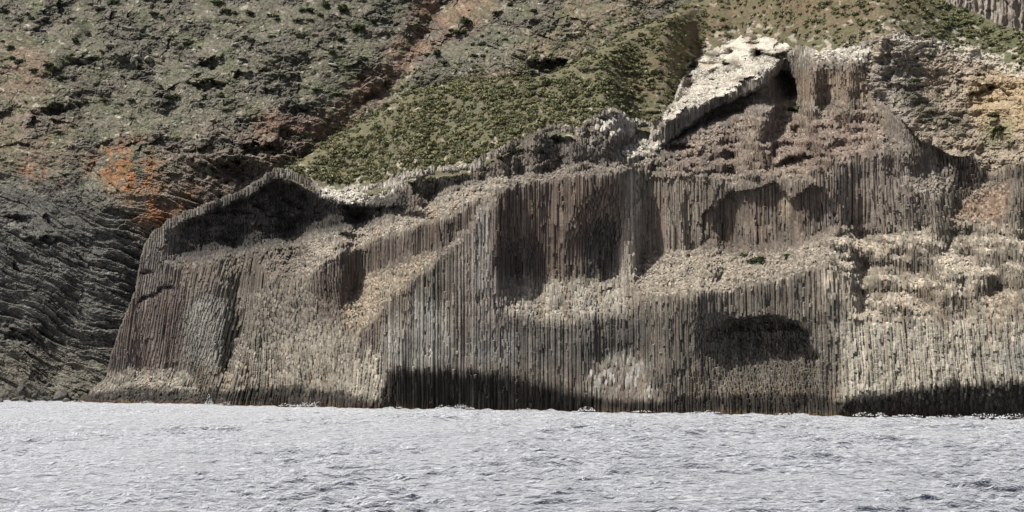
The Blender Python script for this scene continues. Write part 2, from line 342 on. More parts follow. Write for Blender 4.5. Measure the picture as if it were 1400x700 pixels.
# upper rock mass: tan, ochre, grey
QA = np.empty((NH, NW, 3), np.float32); QA[:] = (0.37, 0.30, 0.22)
def qtint(p, c, soft=8, amt=1.): tint(p, c, soft, amt, QA)
qtint([(1330, 170), (1320, 110), (1400, 90), (1440, 160), (1380, 190)], (0.46, 0.335, 0.18), 8, .8)
qtint([(1182, 140), (1186, 80), (1240, 60), (1264, 110), (1235, 190), (1262, 220), (1200, 180)], (0.33, 0.285, 0.235), 6)
qtint([(1225, 130), (1240, 105), (1285, 150), (1330, 165), (1310, 185), (1260, 165)], (0.14, 0.13, 0.085), 6, .8)
qtint([(1340, 200), (1350, 160), (1385, 165), (1385, 200)], (0.19, 0.19, 0.09), 6, .7)
qtint([(1196, 58), (1240, 34), (1300, 50), (1400, 84), (1570, 100), (1570, 125), (1400, 108), (1340, 84), (1262, 66)], (0.60, 0.55, 0.46), 4, .8)
qg = sstep(0.15, 0.5, fbm(WX / 14, WY / 10, 77, 4))[..., None] * 0.65
QA[:] = QA * (1 - qg) + np.array((0.105, 0.11, 0.055), np.float32) * qg
lum = QA.mean(2, keepdims=True); QA[:] = .85 * (lum + .8 * (QA - lum))
qw = sstep(0.30, 0.52, fbm(WX / 7, WY / 5, 79, 3))[..., None] * 0.7
QA[:] = QA * (1 - qw) + np.array((0.58, 0.53, 0.44), np.float32) * qw
A[:] = np.where(rockm[..., None] > 0.5, QA, A)
# wave-washed foot: black wet rock, rust-red weed line just above the water
tide = line_x([(-160, 540), (100, 543), (180, 529), (262, 536), (330, 533), (400, 527), (470, 537), (520, 549), (531, 506), (600, 507), (680, 512), (720, 524), (770, 536), (820, 545), (900, 549), (960, 541), (1060, 537), (1108, 537), (1142, 549), (1200, 541), (1290, 525), (1340, 520), (1400, 524), (1560, 524)])
tw = PY + 5 * fbm(PX / 16, PY / 10, 81, 3)
tm = sstep(-5, 4, tw - tide[None, :])
tm *= 0.9 + 0.2 * vnoise(PX / 3, PY / 40, 82)
tm = np.clip(tm, 0, 1)[..., None]
A[:] = A * (1 - tm) + np.array((0.026, 0.023, 0.020), np.float32) * tm
rm = sstep(-6, -2, PY - shore[None, :] + 2.5 * fbm(PX / 20, PY / 6, 83, 2))
rc = sstep(-0.1, 0.2, vnoise(PX / 60, PY / 60, 84))[..., None]
A[:] = A * (1 - rm[..., None] * .8) + (np.array((0.055, 0.029, 0.020), np.float32) * (1 - rc) + np.array((0.13, 0.095, 0.055), np.float32) * rc) * rm[..., None] * .8
A = np.clip(A, 0.012, 0.85)

# ------------------------------------------------------------------ helpers that make Blender data
def tag(o, label=None, cat=None, group=None, kind=None):
    for key, v in (('label', label), ('category', cat), ('group', group), ('kind', kind)):
        if v: o[key] = v
    return o

def make_mesh(name, verts, loops, starts, colors=None, smooth=False):
    me = bpy.data.meshes.new(name)
    verts = np.ascontiguousarray(verts, np.float32); loops = np.ascontiguousarray(loops, np.int32); starts = np.ascontiguousarray(starts, np.int32)
    me.vertices.add(len(verts)); me.vertices.foreach_set('co', verts.ravel())
    me.loops.add(len(loops)); me.loops.foreach_set('vertex_index', loops)
    me.polygons.add(len(starts)); me.polygons.foreach_set('loop_start', starts)
    me.polygons.foreach_set('use_smooth', np.full(len(starts), smooth))
    me.update(calc_edges=True)
    if colors is not None:
        at = me.attributes.new('tone', 'FLOAT_COLOR', 'POINT')
        c = np.ones((len(verts), 4), np.float32); c[:, :3] = colors
        at.data.foreach_set('color', c.ravel())
    return me

def link(name, me, mat, parent=None):
    o = bpy.data.objects.new(name, me); COL.objects.link(o)
    if mat and not me.materials: me.materials.append(mat)
    if parent: o.parent = parent
    return o

def empty(name, loc=(0, 0, 0)):
    o = bpy.data.objects.new(name, None); COL.objects.link(o); o.location = loc; o.empty_display_size = 1
    return o

def world(px, py, y):
    return np.stack([(px - CX) / F * y, y, H + (HY - py) / F * y], -1)

def relief(name, Y, mask, colors, step=1, smooth=True):
    """surface sheet through the surveyed distances where mask is set"""
    sl = (slice(None, None, step), slice(None, None, step))
    y = Y[sl]; m = mask[sl]; p = world(PX[sl], PY[sl], y)
    c = colors[sl]
    h, w = y.shape
    idx = np.arange(h * w).reshape(h, w)
    q = m[:-1, :-1] & m[1:, :-1] & m[:-1, 1:] & m[1:, 1:]
    quads = np.stack([idx[1:, :-1][q], idx[1:, 1:][q], idx[:-1, 1:][q], idx[:-1, :-1][q]], -1)
    used, inv = np.unique(quads, return_inverse=True)
    quads = inv.reshape(quads.shape)
    return make_mesh(name, p.reshape(-1, 3)[used], quads.ravel(), np.arange(len(quads)) * 4, c.reshape(-1, 3)[used], smooth)

# ------------------------------------------------------------------ materials
def new_mat(name):
    m = bpy.data.materials.new(name); m.use_nodes = True
    nt = m.node_tree; b = nt.nodes['Principled BSDF']
    return m, nt, b

def rock_mat(name, scale=1.0, bump=0.35, var=0.45, rough=0.92, stretch=(1, 1, 1)):
    m, nt, b = new_mat(name); N = nt.nodes; L = nt.links
    at = N.new('ShaderNodeAttribute'); at.attribute_name = 'tone'
    tc = N.new('ShaderNodeTexCoord'); mp = N.new('ShaderNodeMapping'); mp.inputs['Scale'].default_value = stretch
    L.new(tc.outputs['Object'], mp.inputs['Vector'])
    n1 = N.new('ShaderNodeTexNoise'); n1.inputs['Scale'].default_value = 1.7 * scale; n1.inputs['Detail'].default_value = 8; n1.inputs['Roughness'].default_value = 0.65
    L.new(mp.outputs[0], n1.inputs['Vector'])
    mr = N.new('ShaderNodeMapRange'); mr.inputs['From Min'].default_value = 0.3; mr.inputs['From Max'].default_value = 0.7
    mr.inputs['To Min'].default_value = 1 - var; mr.inputs['To Max'].default_value = 1 + var
    L.new(n1.outputs['Fac'], mr.inputs['Value'])
    mx = N.new('ShaderNodeVectorMath'); mx.operation = 'SCALE'
    L.new(at.outputs['Color'], mx.inputs[0]); L.new(mr.outputs[0], mx.inputs['Scale'])
    L.new(mx.outputs[0], b.inputs['Base Color'])
    b.inputs['Roughness'].default_value = rough; b.inputs['Specular IOR Level'].default_value = 0.25
    n2 = N.new('ShaderNodeTexNoise'); n2.inputs['Scale'].default_value = 3.2 * scale; n2.inputs['Detail'].default_value = 6; n2.inputs['Roughness'].default_value = 0.7
    L.new(mp.outputs[0], n2.inputs['Vector'])
    bp = N.new('ShaderNodeBump'); bp.inputs['Strength'].default_value = bump; bp.inputs['Distance'].default_value = 0.35
    L.new(n2.outputs['Fac'], bp.inputs['Height']); L.new(bp.outputs[0], b.inputs['Normal'])
    return m

M_COL = rock_mat('basalt', 1.0, 0.35, 0.35)
M_ROCK = rock_mat('broken_rock', 1.0, 0.7, 0.5)
M_SOIL = rock_mat('scrubby_soil', 1.2, 0.6, 0.45)

# ------------------------------------------------------------------ hexagonal columns
PIT = 0.44                         # column spacing (m)
DY = PIT * 0.80
_st = PIT * (1 + 0.34 * np.clip(vnoise(np.arange(620) / 9.0, np.zeros(620), 33) + .6 * vnoise(np.arange(620) / 2.2, np.zeros(620), 34), -1, 1))
xs = -112 + np.cumsum(_st); xs = xs[xs < 100]; XW = _st[:len(xs)] / PIT
ys = np.arange(192, 340, DY)
ZS = 0.25
zs = np.arange(-1.0, 74, ZS)
YF = np.where(inside & (rockm < 0.5), YC, 1e6).astype(np.float32)
# Y of the crest, to give the mass a back
ci = np.clip((np.ceil(crest) - Y0 + 1).astype(int), 0, NH - 1)
Ycrest = YC[ci, np.arange(NW)]
NX, NYc, NZ = len(xs), len(ys), len(zs)
jx = (RNG.random((NX, NYc)) - .5) * 0.24 * PIT * XW[:, None]; jy = (RNG.random((NX, NYc)) - .5) * 0.3 * DY
CXc = xs[:, None] + (np.arange(NYc) % 2)[None, :] * PIT / 2 + jx
CYc = ys[None, :] + jy

def lean(u, py):
    """columns of the left buttress and the fan lean out to the left towards their feet"""
    a = np.interp(u, [120, 180, 260, 330, 350, 372], [4, 10, 13, 24, 14, 0])
    d = np.interp(u, [338, 362, 410, 470, 505], [0, 13, 15, 6, 0]) * np.clip((py - 395) / 80.0, 0, 1.7)
    t = np.clip((py - 330) / 100.0, 0, 2.4)
    b = np.interp(u, [460, 485, 510, 530], [0, 6, 9, 0]) * np.clip((py - 470) / 80, 0, 1)
    c = np.interp(u, [1180, 1230, 1290, 1310, 1400], [0, 3, 14, 4, 0]) * np.clip((330 - py) / 110, 0, 1.2) * -1
    return -a * t - b + c + d

def lean_back(u, py):
    return G[np.clip(np.rint(py - Y0).astype(int), 0, NH - 1), np.clip(np.rint(u - X0).astype(int), 0, NW - 1)]

wall_jit = RNG.random((NX, NYc)).astype(np.float32) - .5
Sv = np.zeros((NX, NYc, NZ), bool)
slope_l = blur(np.clip(S, -0.5, 1.5), 2)
for j in range(NYc):
    v_ = CYc[:, j][:, None]
    y = v_ + 4
    for _ in range(2):
        u = CX + F * CXc[:, j][:, None] / y; py = HY - F * (zs[None, :] - H) / y
        y = v_ + lean_back(u, py)
    u = CX + F * CXc[:, j][:, None] / y
    py = HY - F * (zs[None, :] - H) / y
    pxx = u + lean(u, py)
    jj = np.clip(np.rint(pxx - X0).astype(int), 0, NW - 1); ii = np.clip(np.rint(py - Y0).astype(int), 0, NH - 1)
    yf = YF[ii, jj]
    sl = slope_l[ii, jj]
    amp = 0.36 + 0.25 * np.clip(np.abs(sl) - 0.1, 0, 1)
    Sv[:, j, :] = (y > yf + wall_jit[:, j][:, None] * amp) & (y < np.maximum(Ycrest[jj], np.where(yf < 1e5, yf, 0)) + 9) & (u > X0 + 20) & (u < X1 - 20)
def sh(a, dx, dy):
    o = np.zeros_like(a)
    o[max(0, -dx):NX - max(0, dx), max(0, -dy):NYc - max(0, dy)] = a[max(0, dx):NX - max(0, -dx), max(0, dy):NYc - max(0, -dy)]
    return o
front = sh(Sv, 0, -1); front_b = np.zeros_like(Sv)
for j in range(1, NYc):
    dx = 1 if j % 2 else -1
    a = Sv[:, j - 1]
    r = np.zeros_like(a)
    if dx == 1: r[:-1] = a[1:]
    else: r[1:] = a[:-1]
    front_b[:, j] = r
up = np.ones_like(Sv); up[:, :, :-1] = Sv[:, :, 1:]; dn = np.ones_like(Sv); dn[:, :, 1:] = Sv[:, :, :-1]
open_front = Sv & ~(front & front_b)
exposed = Sv & ~(front & front_b & sh(Sv, 1, 0) & sh(Sv, -1, 0) & up & dn)
ex = exposed.copy()
for d in (1, 2, 3):
    ex[:, :, d:] |= exposed[:, :, :-d]; ex[:, :, :-d] |= exposed[:, :, d:]
ex &= Sv
pad = np.zeros((NX, NYc, 1), bool)
dif = np.diff(np.concatenate([pad, ex, pad], 2).astype(np.int8), axis=2)
ri, rj, k0 = np.nonzero(dif == 1); _, _, k1 = np.nonzero(dif == -1)
cum = np.concatenate([np.zeros((NX, NYc, 1), np.int32), np.cumsum(open_front, 2, dtype=np.int32)], 2)
vis_len = cum[ri, rj, k1] - cum[ri, rj, k0]
n_runs = len(ri)
print('column runs', n_runs)

RIB = np.maximum(poly([(300, 560), (320, 490), (340, 440), (330, 395), (470, 395), (510, 470), (528, 490), (526, 560)], 10), np.maximum(poly([(688, 445), (700, 375), (860, 370), (880, 410), (870, 445), (790, 452)], 8), poly([(1142, 560), (1140, 430), (1570, 420), (1570, 560)], 10)))
RIB = np.maximum(RIB, np.maximum(poly([(940, 550), (950, 430), (1120, 430), (1140, 550)], 8), .8 * poly([(250, 520), (255, 390), (330, 380), (335, 450), (310, 520)], 8)))
def prisms(sel):
    """verts, loops, starts, colours of the chosen columns"""
    i, j = ri[sel], rj[sel]; zb = zs[k0[sel]] - 0.12 + RNG.random(len(sel)) * .2; zt = zs[k1[sel] - 1] + 0.12 + RNG.random(len(sel)) * .25
    n = 2 * np.maximum(1, np.rint((zt - zb) / 0.85).astype(int))        # every drum of a column: a lower and an upper ring
    run = np.repeat(np.arange(len(sel)), n)
    first = np.concatenate([[0], np.cumsum(n)[:-1]])
    kk = np.arange(len(run)) - first[run]
    last = kk == (n[run] - 1)
    lvl = (kk + 1) // 2                                  # joint number; the two rings of a joint share it
    jz = (_R5[0][(run * 131 + lvl * 977) & 262143] - .5) * .4
    inner = (kk > 0) & ~last
    z = zb[run] + lvl / (n[run] / 2.0) * (zt - zb)[run] + inner * (jz + np.where(kk % 2 == 0, .045, -.045))
    cx, cy0 = CXc[i, j][run], CYc[i, j][run]
    cy = cy0 + 4
    for _ in range(2):
        cy = cy0 + lean_back(CX + F * cx / cy, HY - F * (z - H) / cy)
    rad0 = PIT * (0.50 + 0.07 * RNG.random(len(sel))); wid = XW[i][run]
    uz_ = CX + F * cx / cy; pz_ = HY - F * (z - H) / cy
    rib = RIB[np.clip(np.rint(pz_ - Y0).astype(int), 0, NH - 1), np.clip(np.rint(uz_ - X0).astype(int), 0, NW - 1)]
    rad = rad0[run] * (0.95 + 0.10 * _R5[1][(run * 71 + lvl * 313) & 262143]) * (1 + (.035 + .17 * rib) * np.where(kk % 2 == 0, -1, 1) * inner)
    rot = RNG.random(len(sel)) * np.pi / 3
    ang = rot[:, None] + np.arange(6)[None] * np.pi / 3 + (RNG.random((len(sel), 6)) - .5) * 0.5
    ang = ang[run]
    lastrow_ = first + n - 1
    tilt = (RNG.random((len(sel), 2)) - .5) * 0.8
    ct_ = np.stack([CXc[i, j], cy[lastrow_], zt], -1); ut = CX + F * ct_[:, 0] / ct_[:, 1]; pt = HY - F * (zt - H) / ct_[:, 1]
    st_ = slope_l[np.clip(np.rint(pt + 1 - Y0).astype(int), 0, NH - 1), np.clip(np.rint(ut + lean(ut, pt) - X0).astype(int), 0, NW - 1)]
    rise = np.where(st_ > .2, np.minimum(1 / np.maximum(st_, .2), 1.9), 0)          # broken ends follow the slope of the ground
    tz = (tilt[:, :1] * np.cos(ang[first]) + (tilt[:, 1:] + rise[:, None]) * np.sin(ang[first])) * PIT * .56
    u = CX + F * cx / cy; py = HY - F * (z - H) / cy
    off = lean(u, py) * cy / F
    brk = (_R5[2][(run * 37 + (kk // 2) * 191) & 262143] < .16 + .6 * rib)[:, None]
    bx_ = _R5[3][(run * 53 + (kk // 2) * 467) & 262143][:, None] - .5; by_ = _R5[4][(run * 29 + (kk // 2) * 733) & 262143][:, None] - .5
    vx = (cx + off)[:, None] + (rad * wid)[:, None] * np.cos(ang) + brk * bx_ * .14
    vy = cy[:, None] + rad[:, None] * np.sin(ang) * 0.92 + brk * by_ * .24
    vz = np.repeat(z[:, None], 6, 1)
    lastrow = first + n - 1
    vz[lastrow] += tz
    V = np.stack([vx, vy, vz], -1).reshape(-1, 3)
    ring = np.arange(len(run))[~last]
    a = np.arange(6); b2 = (a + 1) % 6
    q = np.stack([ring[:, None] * 6 + a, ring[:, None] * 6 + b2, (ring[:, None] + 1) * 6 + b2, (ring[:, None] + 1) * 6 + a], -1).reshape(-1, 4)
    nV = len(V)
    capV = V.reshape(-1, 6, 3)[lastrow].reshape(-1, 3)
    topc = nV + np.arange(len(sel) * 6).reshape(-1, 6)
    bot = (first[:, None] * 6 + a)[:, ::-1]
    loops = np.concatenate([q.ravel(), topc.ravel(), bot.ravel()])
    starts = np.concatenate([np.arange(len(q)) * 4, len(q) * 4 + np.arange(2 * len(sel)) * 6])
    # colours
    colr = 1 + (RNG.random(len(sel)) - .5) * np.where(st_ > .5, .7, .5)
    stain = (RNG.random(len(sel)) - .5)[run]
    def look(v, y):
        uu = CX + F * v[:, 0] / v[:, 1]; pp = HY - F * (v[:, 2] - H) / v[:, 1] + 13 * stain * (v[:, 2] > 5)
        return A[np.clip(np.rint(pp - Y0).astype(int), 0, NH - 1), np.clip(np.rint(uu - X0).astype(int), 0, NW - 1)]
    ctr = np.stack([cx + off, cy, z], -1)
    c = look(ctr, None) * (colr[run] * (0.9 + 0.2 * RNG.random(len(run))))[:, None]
    cv = np.repeat(c, 6, 0)
    ct = np.clip(c[lastrow] * 1.10 + 0.012, 0, .85)          # broken ends slightly paler than the column sides
    cc = np.concatenate([cv, np.repeat(ct, 6, 0)])
    return np.concatenate([V, capV]), loops, starts, cc

cliff = empty('basalt_cliff', (0, 262, 0))
tag(cliff, 'huge cliff of upright grey brown basalt columns rising straight from the sea', 'cliff')
INV = (0, -262, 0)
def child(name, me, mat, kind=None, label=None):
    o = link(name, me, mat, cliff); o.location = INV
    if kind: o['kind'] = kind
    if label: o['label'] = label
    return o
# centre of each run, to sort runs into the formations of the cliff
zc = (zs[k0] + zs[k1 - 1]) / 2; xc = CXc[ri, rj]; yc = CYc[ri, rj] + 4
for _ in range(2): yc = CYc[ri, rj] + lean_back(CX + F * xc / yc, HY - F * (zc - H) / yc)
upx = CX + F * xc / yc; upy = HY - F * (zc - H) / yc
upx = upx + lean(upx, upy)
gi = np.clip(np.rint(upy - Y0).astype(int), 0, NH - 1); gj = np.clip(np.rint(upx - X0).astype(int), 0, NW - 1)
sl_run = slope_l[gi, gj]
is_foot = (tm[gi, gj, 0] > 0.6)
is_ledge = (sl_run > 0.55) & ~is_foot
is_summit = (cap[gi, gj] > 0.35) & ~is_foot
score = np.where(is_foot | is_ledge | is_summit | (upx < 20) | (upx > 1385), 0, vis_len)
big = np.argsort(-score)[:100]
chosen = np.zeros(n_runs, bool); chosen[big] = True
for r in big:
    v, l, s, c = prisms(np.array([r]))
    base = np.array([xc[r], yc[r], zs[k0[r]]])
    o = link('column', make_mesh('column', v - base, l, s, c), M_COL, cliff)
    o.location = base + np.array(INV)
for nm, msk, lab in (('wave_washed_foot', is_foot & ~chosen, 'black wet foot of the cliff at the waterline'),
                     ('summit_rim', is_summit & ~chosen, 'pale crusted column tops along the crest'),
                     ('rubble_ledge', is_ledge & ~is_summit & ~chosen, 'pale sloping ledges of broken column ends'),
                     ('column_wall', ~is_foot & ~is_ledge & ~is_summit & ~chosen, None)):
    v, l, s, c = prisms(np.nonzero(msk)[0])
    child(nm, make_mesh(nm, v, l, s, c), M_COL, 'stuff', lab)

# solid rock behind the columns, seen only in the cracks
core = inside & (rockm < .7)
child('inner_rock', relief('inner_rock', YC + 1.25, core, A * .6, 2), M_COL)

# white crust on the summit and the weathered rock mass at the right: broken rock sheets
crag = 0.55 * facet_noise(PX / 9 + 2 * vnoise(PX / 30, PY / 30, 90), PY / 7, 91) + 0.28 * facet_noise(PX / 4, PY / 3.2, 92) + 1.3 * ridged(PX / 42, PY / 34, 93, 4)
capsheet = np.zeros((NH, NW), bool)
m0 = blur(poly(CAPS[0], 1), 7) + .95 * fbm(PX / 24, PY / 12, 99, 5, .7) + .5 * np.minimum(0, (PX - 925) / 60) > 0.56
YCap = YC - 1.5 + 2.0 * facet_noise((PX + bw) / 24, (PY - bw) / 10, 100) + 0.7 * crag * np.clip(blur(m0.astype(np.float32), 6) * 2 - 1, 0.15, 1)
CA = np.empty_like(A); CA[:] = (0.52, 0.49, 0.425)
cg = sstep(0.05, 0.30, fbm(WX / 15, WY / 9, 95, 4))[..., None] * .65
CA[:] = CA * (1 - cg) + np.array((0.34, 0.28, 0.22), np.float32) * cg
for p_ in ([(1030, 84), (1034, 70), (1060, 74), (1084, 68), (1084, 82), (1058, 90)], [(984, 98), (986, 86), (1004, 84), (1012, 92), (1004, 99)], [(930, 120), (940, 96), (958, 90), (950, 112), (938, 130)], [(925, 152), (940, 138), (962, 132), (950, 146)], [(1000, 112), (1014, 104), (1028, 106), (1016, 114)], [(962, 74), (975, 66), (985, 70), (972, 84)]):
    tint(p_, (0.13, 0.115, 0.09), 2, .9, CA)
CA *= (1 + 0.12 * vnoise(PX / 4, PY / 3, 96))[..., None]
child('white_crust', relief('white_crust', YCap, m0 & inside, np.clip(CA, 0, .85), smooth=False), M_ROCK, None, 'white guano stained crust on the summit')
rl = np.full((NH, NW), 1e9, np.float32)
RL = [(1205, 50), (1196, 110), (1222, 150), (1268, 195), (1330, 228)]
for (ax, ay), (bx, by) in zip(RL[:-1], RL[1:]):
    t = np.clip(((WX - ax) * (bx - ax) + (WY - ay) * (by - ay)) / ((bx - ax) ** 2 + (by - ay) ** 2), 0, 1)
    rl = np.minimum(rl, np.hypot(WX - ax - t * (bx - ax), WY - ay - t * (by - ay)))
YR = YC + crag * 1.15 + 1.2 * facet_noise((PX + bw) / 26, (PY + bw) / 15, 98) - 2.5 * np.exp(-(rl / 9) ** 2) + 2.5 * np.exp(-(((PX - 1262) / 34) ** 2 + ((PY - 128) / 26) ** 2))
rk = (blur(rockm, 3) > 0.25) & inside
child('weathered_rock', relief('weathered_rock', YR, rk, np.clip(QA * (1 + .2 * vnoise(PX / 3, PY / 3, 97))[..., None], .02, .8), smooth=False), M_ROCK, None, 'tan weathered rock above the columns')

# ------------------------------------------------------------------ spur of scrub above the cliff
SPUR = [(340, 262), (385, 232), (400, 224), (450, 194), (500, 163), (560, 129), (620, 111), (680, 107), (720, 107), (760, 98), (800, 77), (850, 47), (905, 24), (960, -6), (1000, -45), (1030, -130)]
spur_top = np.where(np.arange(X0, X1 + 1) < 340, 700, line_x(SPUR)).astype(np.float32) + 2.5 * vnoise(np.arange(X0, X1 + 1) / 11., np.zeros(NW), 101)
far = poly([(1268, -140), (1284, -4), (1312, 10), (1345, 20), (1372, 36), (1400, 44), (1570, 70), (1570, -140)], 1)
S2 = np.full((NH, NW), 1.12, np.float32) + 0.30 * fbm(PX / 60, PY / 40, 103, 3)
S2 = np.where(PY - spur_top[None, :] < 9, 4.0, S2)
Yc2 = np.convolve(np.pad(Ycrest, 15, mode='edge'), np.ones(31) / 31, 'valid')
start_row = crest + 14
Y2 = integrate(S2, np.maximum(Yc2, Ycrest) - 1.2, start_row)
k = np.exp(-0.5 * (np.arange(-20, 21) / 7.) ** 2); k /= k.sum()
Y2 = sum(w * np.roll(Y2, o, axis=1) for w, o in zip(k, range(-20, 21))).astype(np.float32)
Y2 += 1.2 * fbm(PX / 40, PY / 26, 105, 4) + 0.35 * fbm(PX / 8, PY / 5, 106, 3)
Y2 = Y2 + 2.2 * sstep(0.0, .5, ridged(PX / 50, PY / 20, 107, 3)) * poly([(730, 110), (760, 60), (850, 30), (960, -20), (960, 20), (860, 60), (800, 110)], 6)
B = np.empty((NH, NW, 3), np.float32); B[:] = (0.185, 0.165, 0.10)
def btint(p, c, soft=14, amt=1.): tint(p, c, soft, amt, B)
btint([(840, 130), (880, 60), (1000, -20), (1020, 30), (960, 60), (900, 140)], (0.22, 0.16, 0.10))
btint([(990, 60), (1000, -60), (1260, -60), (1290, 40), (1200, 55)], (0.205, 0.155, 0.098))
btint([(1060, 20), (1100, -30), (1230, -20), (1180, 20)], (0.225, 0.15, 0.092), 12, .8)
btint([(1230, 30), (1280, 5), (1400, 45), (1570, 75), (1570, 110), (1400, 90), (1300, 60)], (0.12, 0.13, 0.065))
gm = sstep(-0.25, 0.3, fbm(WX / 18, WY / 9, 109, 4))[..., None] * 0.6
B[:] = B * (1 - gm) + np.array((0.135, 0.145, 0.070), np.float32) * gm
pm = sstep(0.28, 0.5, fbm(WX / 12, WY / 8, 110, 3) + 0.35 * np.exp(-((PY - crest[None, :] + 8) / 16.0) ** 2) - 0.08)[..., None] * 0.85
B[:] = B * (1 - pm) + np.array((0.52, 0.47, 0.38), np.float32) * pm
lum = B.mean(2, keepdims=True); B[:] = .74 * (lum + .9 * (B - lum))
B *= (1 + 0.2 * vnoise(PX / 4, PY / 3, 111))[..., None]
spur_mask = (PY > spur_top[None, :]) & (PY < crest[None, :] + 13) & (far < 0.5)
o = link('scrub_slope', relief('scrub_slope', Y2, spur_mask, np.clip(B, .02, .8)), M_SOIL); tag(o, 'green scrub covered slope above the columns', 'slope', kind='structure')

# ------------------------------------------------------------------ rocky hillside behind, dark sea cliff at the left
S1 = 0.42 + 0.55 * sstep(330, 190, PY + 0.12 * (PX - 200)) + 0.2 * fbm(PX / 90, PY / 60, 121, 3)
S1 = np.where(PY > 505 - 12 * sstep(0, 200, PX), 0.75, S1)
Y1m = integrate(S1.astype(np.float32), np.full(NW, 331.0), np.full(NW, 548.0))
gul = [(700, -130), (640, -30), (575, 60), (545, 110), (500, 150), (440, 200), (390, 250), (300, 320), (230, 420)]
dg = np.full((NH, NW), 1e9, np.float32)
for (ax, ay), (bx, by) in zip(gul[:-1], gul[1:]):
    t = np.clip(((WX - ax) * (bx - ax) + (WY - ay) * (by - ay)) / ((bx - ax) ** 2 + (by - ay) ** 2), 0, 1)
    dg = np.minimum(dg, np.hypot(WX - ax - t * (bx - ax), WY - ay - t * (by - ay)))
Y1m = Y1m + 9 * np.exp(-(dg / 55) ** 2) + 3 * np.exp(-(dg / 16) ** 2)
upz = sstep(300, 180, PY + 0.1 * PX * 0)                      # 1 on the scree slopes, 0 on the sea cliff
# folded strata of the sea cliff dip to the right
ang = np.radians(23) + 0.35 * vnoise(PX / 170, PY / 170, 123)
sx = PX * np.cos(np.radians(23)) + PY * np.sin(np.radians(23)); sy = -PX * np.sin(np.radians(23)) + PY * np.cos(np.radians(23)) + 26 * fbm(PX / 210, PY / 160, 165, 2) + 9 * vnoise(PX / 90, PY / 90, 124)
wx1 = PX + 5 * fbm(PX / 14, PY / 14, 134, 3); wy1 = PY + 4 * fbm(PX / 14, PY / 14, 135, 3)
sxw = sx + 6 * fbm(PX / 16, PY / 16, 136, 3); syw = sy + 2 * fbm(PX / 12, PY / 12, 137, 3)
strat = 0.25 * ridged(sx / 60, sy / 13, 125, 3, .55) + 1.7 * facet_noise(sxw / 85, syw / 12, 126) + .9 * facet_noise(sxw / 30, syw / 5.2, 128) + .34 * facet_noise(sxw / 7, syw / 2.6, 138)
rocky = sstep(-.25, .3, fbm(PX / 70, PY / 45, 131, 3))
scree = 2.2 * ridged(PX / 80, PY / 50, 127, 4, .55) + (2.6 * facet_noise(wx1 / 44, wy1 / 24, 139) + 1.5 * facet_noise(wx1 / 19, wy1 / 11, 130)) * (.15 + .85 * rocky) + (.8 * facet_noise(wx1 / 8, wy1 / 5, 132) + 0.36 * facet_noise(wx1 / 3.6, wy1 / 2.6, 140)) * (.45 + .55 * rocky)
wl = np.clip(1 - upz, 0, 1)
Y1m = Y1m + 0.72 * strat * (0.25 + 0.75 * wl) + scree * (0.22 + 0.60 * upz) + 4 * fbm(PX / 140, PY / 120, 133, 3)
pk1 = fbm(PX / 13, PY / 10, 163, 3); pk2 = fbm(PX / 11, PY / 8, 164, 3)
# dark overhang pockets named one by one
for (ax, ay, rx, ry, d) in ((285, 88, 16, 7, 3), (283, 118, 22, 7, 3.5), (115, 88, 16, 8, 3), (75, 152, 15, 7, 2.5), (318, 235, 26, 14, 3), (355, 205, 24, 7, 3), (272, 240, 12, 16, 2), (330, 108, 10, 8, 2.5), (30, 460, 26, 7, 2), (22, 300, 20, 6, 2), (60, 330, 22, 5, 2), (765, 88, 18, 6, 2.5), (745, 95, 10, 10, 2)):
    ux_ = PX + 16 * pk1; uy_ = PY + 9 * pk2
    Y1m = Y1m + d * 1.25 * np.exp(-(((ux_ - ax) / rx) ** 2 + ((uy_ - ay) / ry) ** 2) ** 2) * (.6 + .8 * np.abs(pk2))
    Y1m = Y1m - d * 0.9 * np.exp(-(((ux_ - ax) / rx) ** 2 + ((uy_ - ay + ry * 1.6) / ry) ** 2))
D = np.empty((NH, NW, 3), np.float32); D[:] = (0.150, 0.140, 0.108)
def dtint(p, c, soft=14, amt=1.): tint(p, c, soft, amt, D)
dtint([(-170, 560), (-170, 215), (60, 235), (180, 290), (240, 330), (240, 560)], (0.112, 0.110, 0.100), 16)
dtint([(-170, 560), (-170, 480), (60, 470), (180, 500), (180, 560)], (0.150, 0.140, 0.115), 12)
dtint([(180, 330), (215, 190), (330, 160), (440, 150), (500, 170), (380, 250), (260, 300)], (0.185, 0.150, 0.120), 10)
dtint([(-170, 240), (-170, 60), (20, 60), (60, 120), (100, 150), (100, 230)], (0.200, 0.155, 0.115), 14, .8)
dtint([(10, 120), (15, 55), (55, 50), (70, 90), (50, 120)], (0.22, 0.155, 0.11), 8, .6)
dtint([(330, 190), (350, 150), (440, 160), (470, 190), (400, 220)], (0.22, 0.14, 0.105), 8, .8)
dtint([(440, 210), (470, 130), (540, 60), (570, 0), (620, -60), (660, -60), (640, 20), (580, 80), (520, 140)], (0.225, 0.155, 0.115), 8)
dtint([(560, 70), (600, 30), (640, -30), (720, -60), (700, 0), (640, 50)], (0.22, 0.145, 0.10), 8, .6)
dtint([(500, 160), (600, 112), (700, 95), (760, 92), (700, 112), (600, 122)], (0.21, 0.15, 0.115), 5)
dtint([(690, 90), (720, 40), (800, -60), (980, -80), (880, 40), (800, 80)], (0.20, 0.165, 0.115), 10, .8)
om = poly([(112, 215), (150, 190), (200, 185), (222, 220), (210, 262), (240, 300), (225, 330), (190, 290), (160, 262), (125, 245)], 8) * sstep(-0.3, 0.2, fbm(WX / 20, WY / 26, 141, 4))
om = np.maximum(om, 0.7 * poly([(25, 250), (25, 210), (60, 225), (90, 250), (70, 262)], 6) * sstep(-0.15, .3, fbm(WX / 16, WY / 20, 142, 4)))
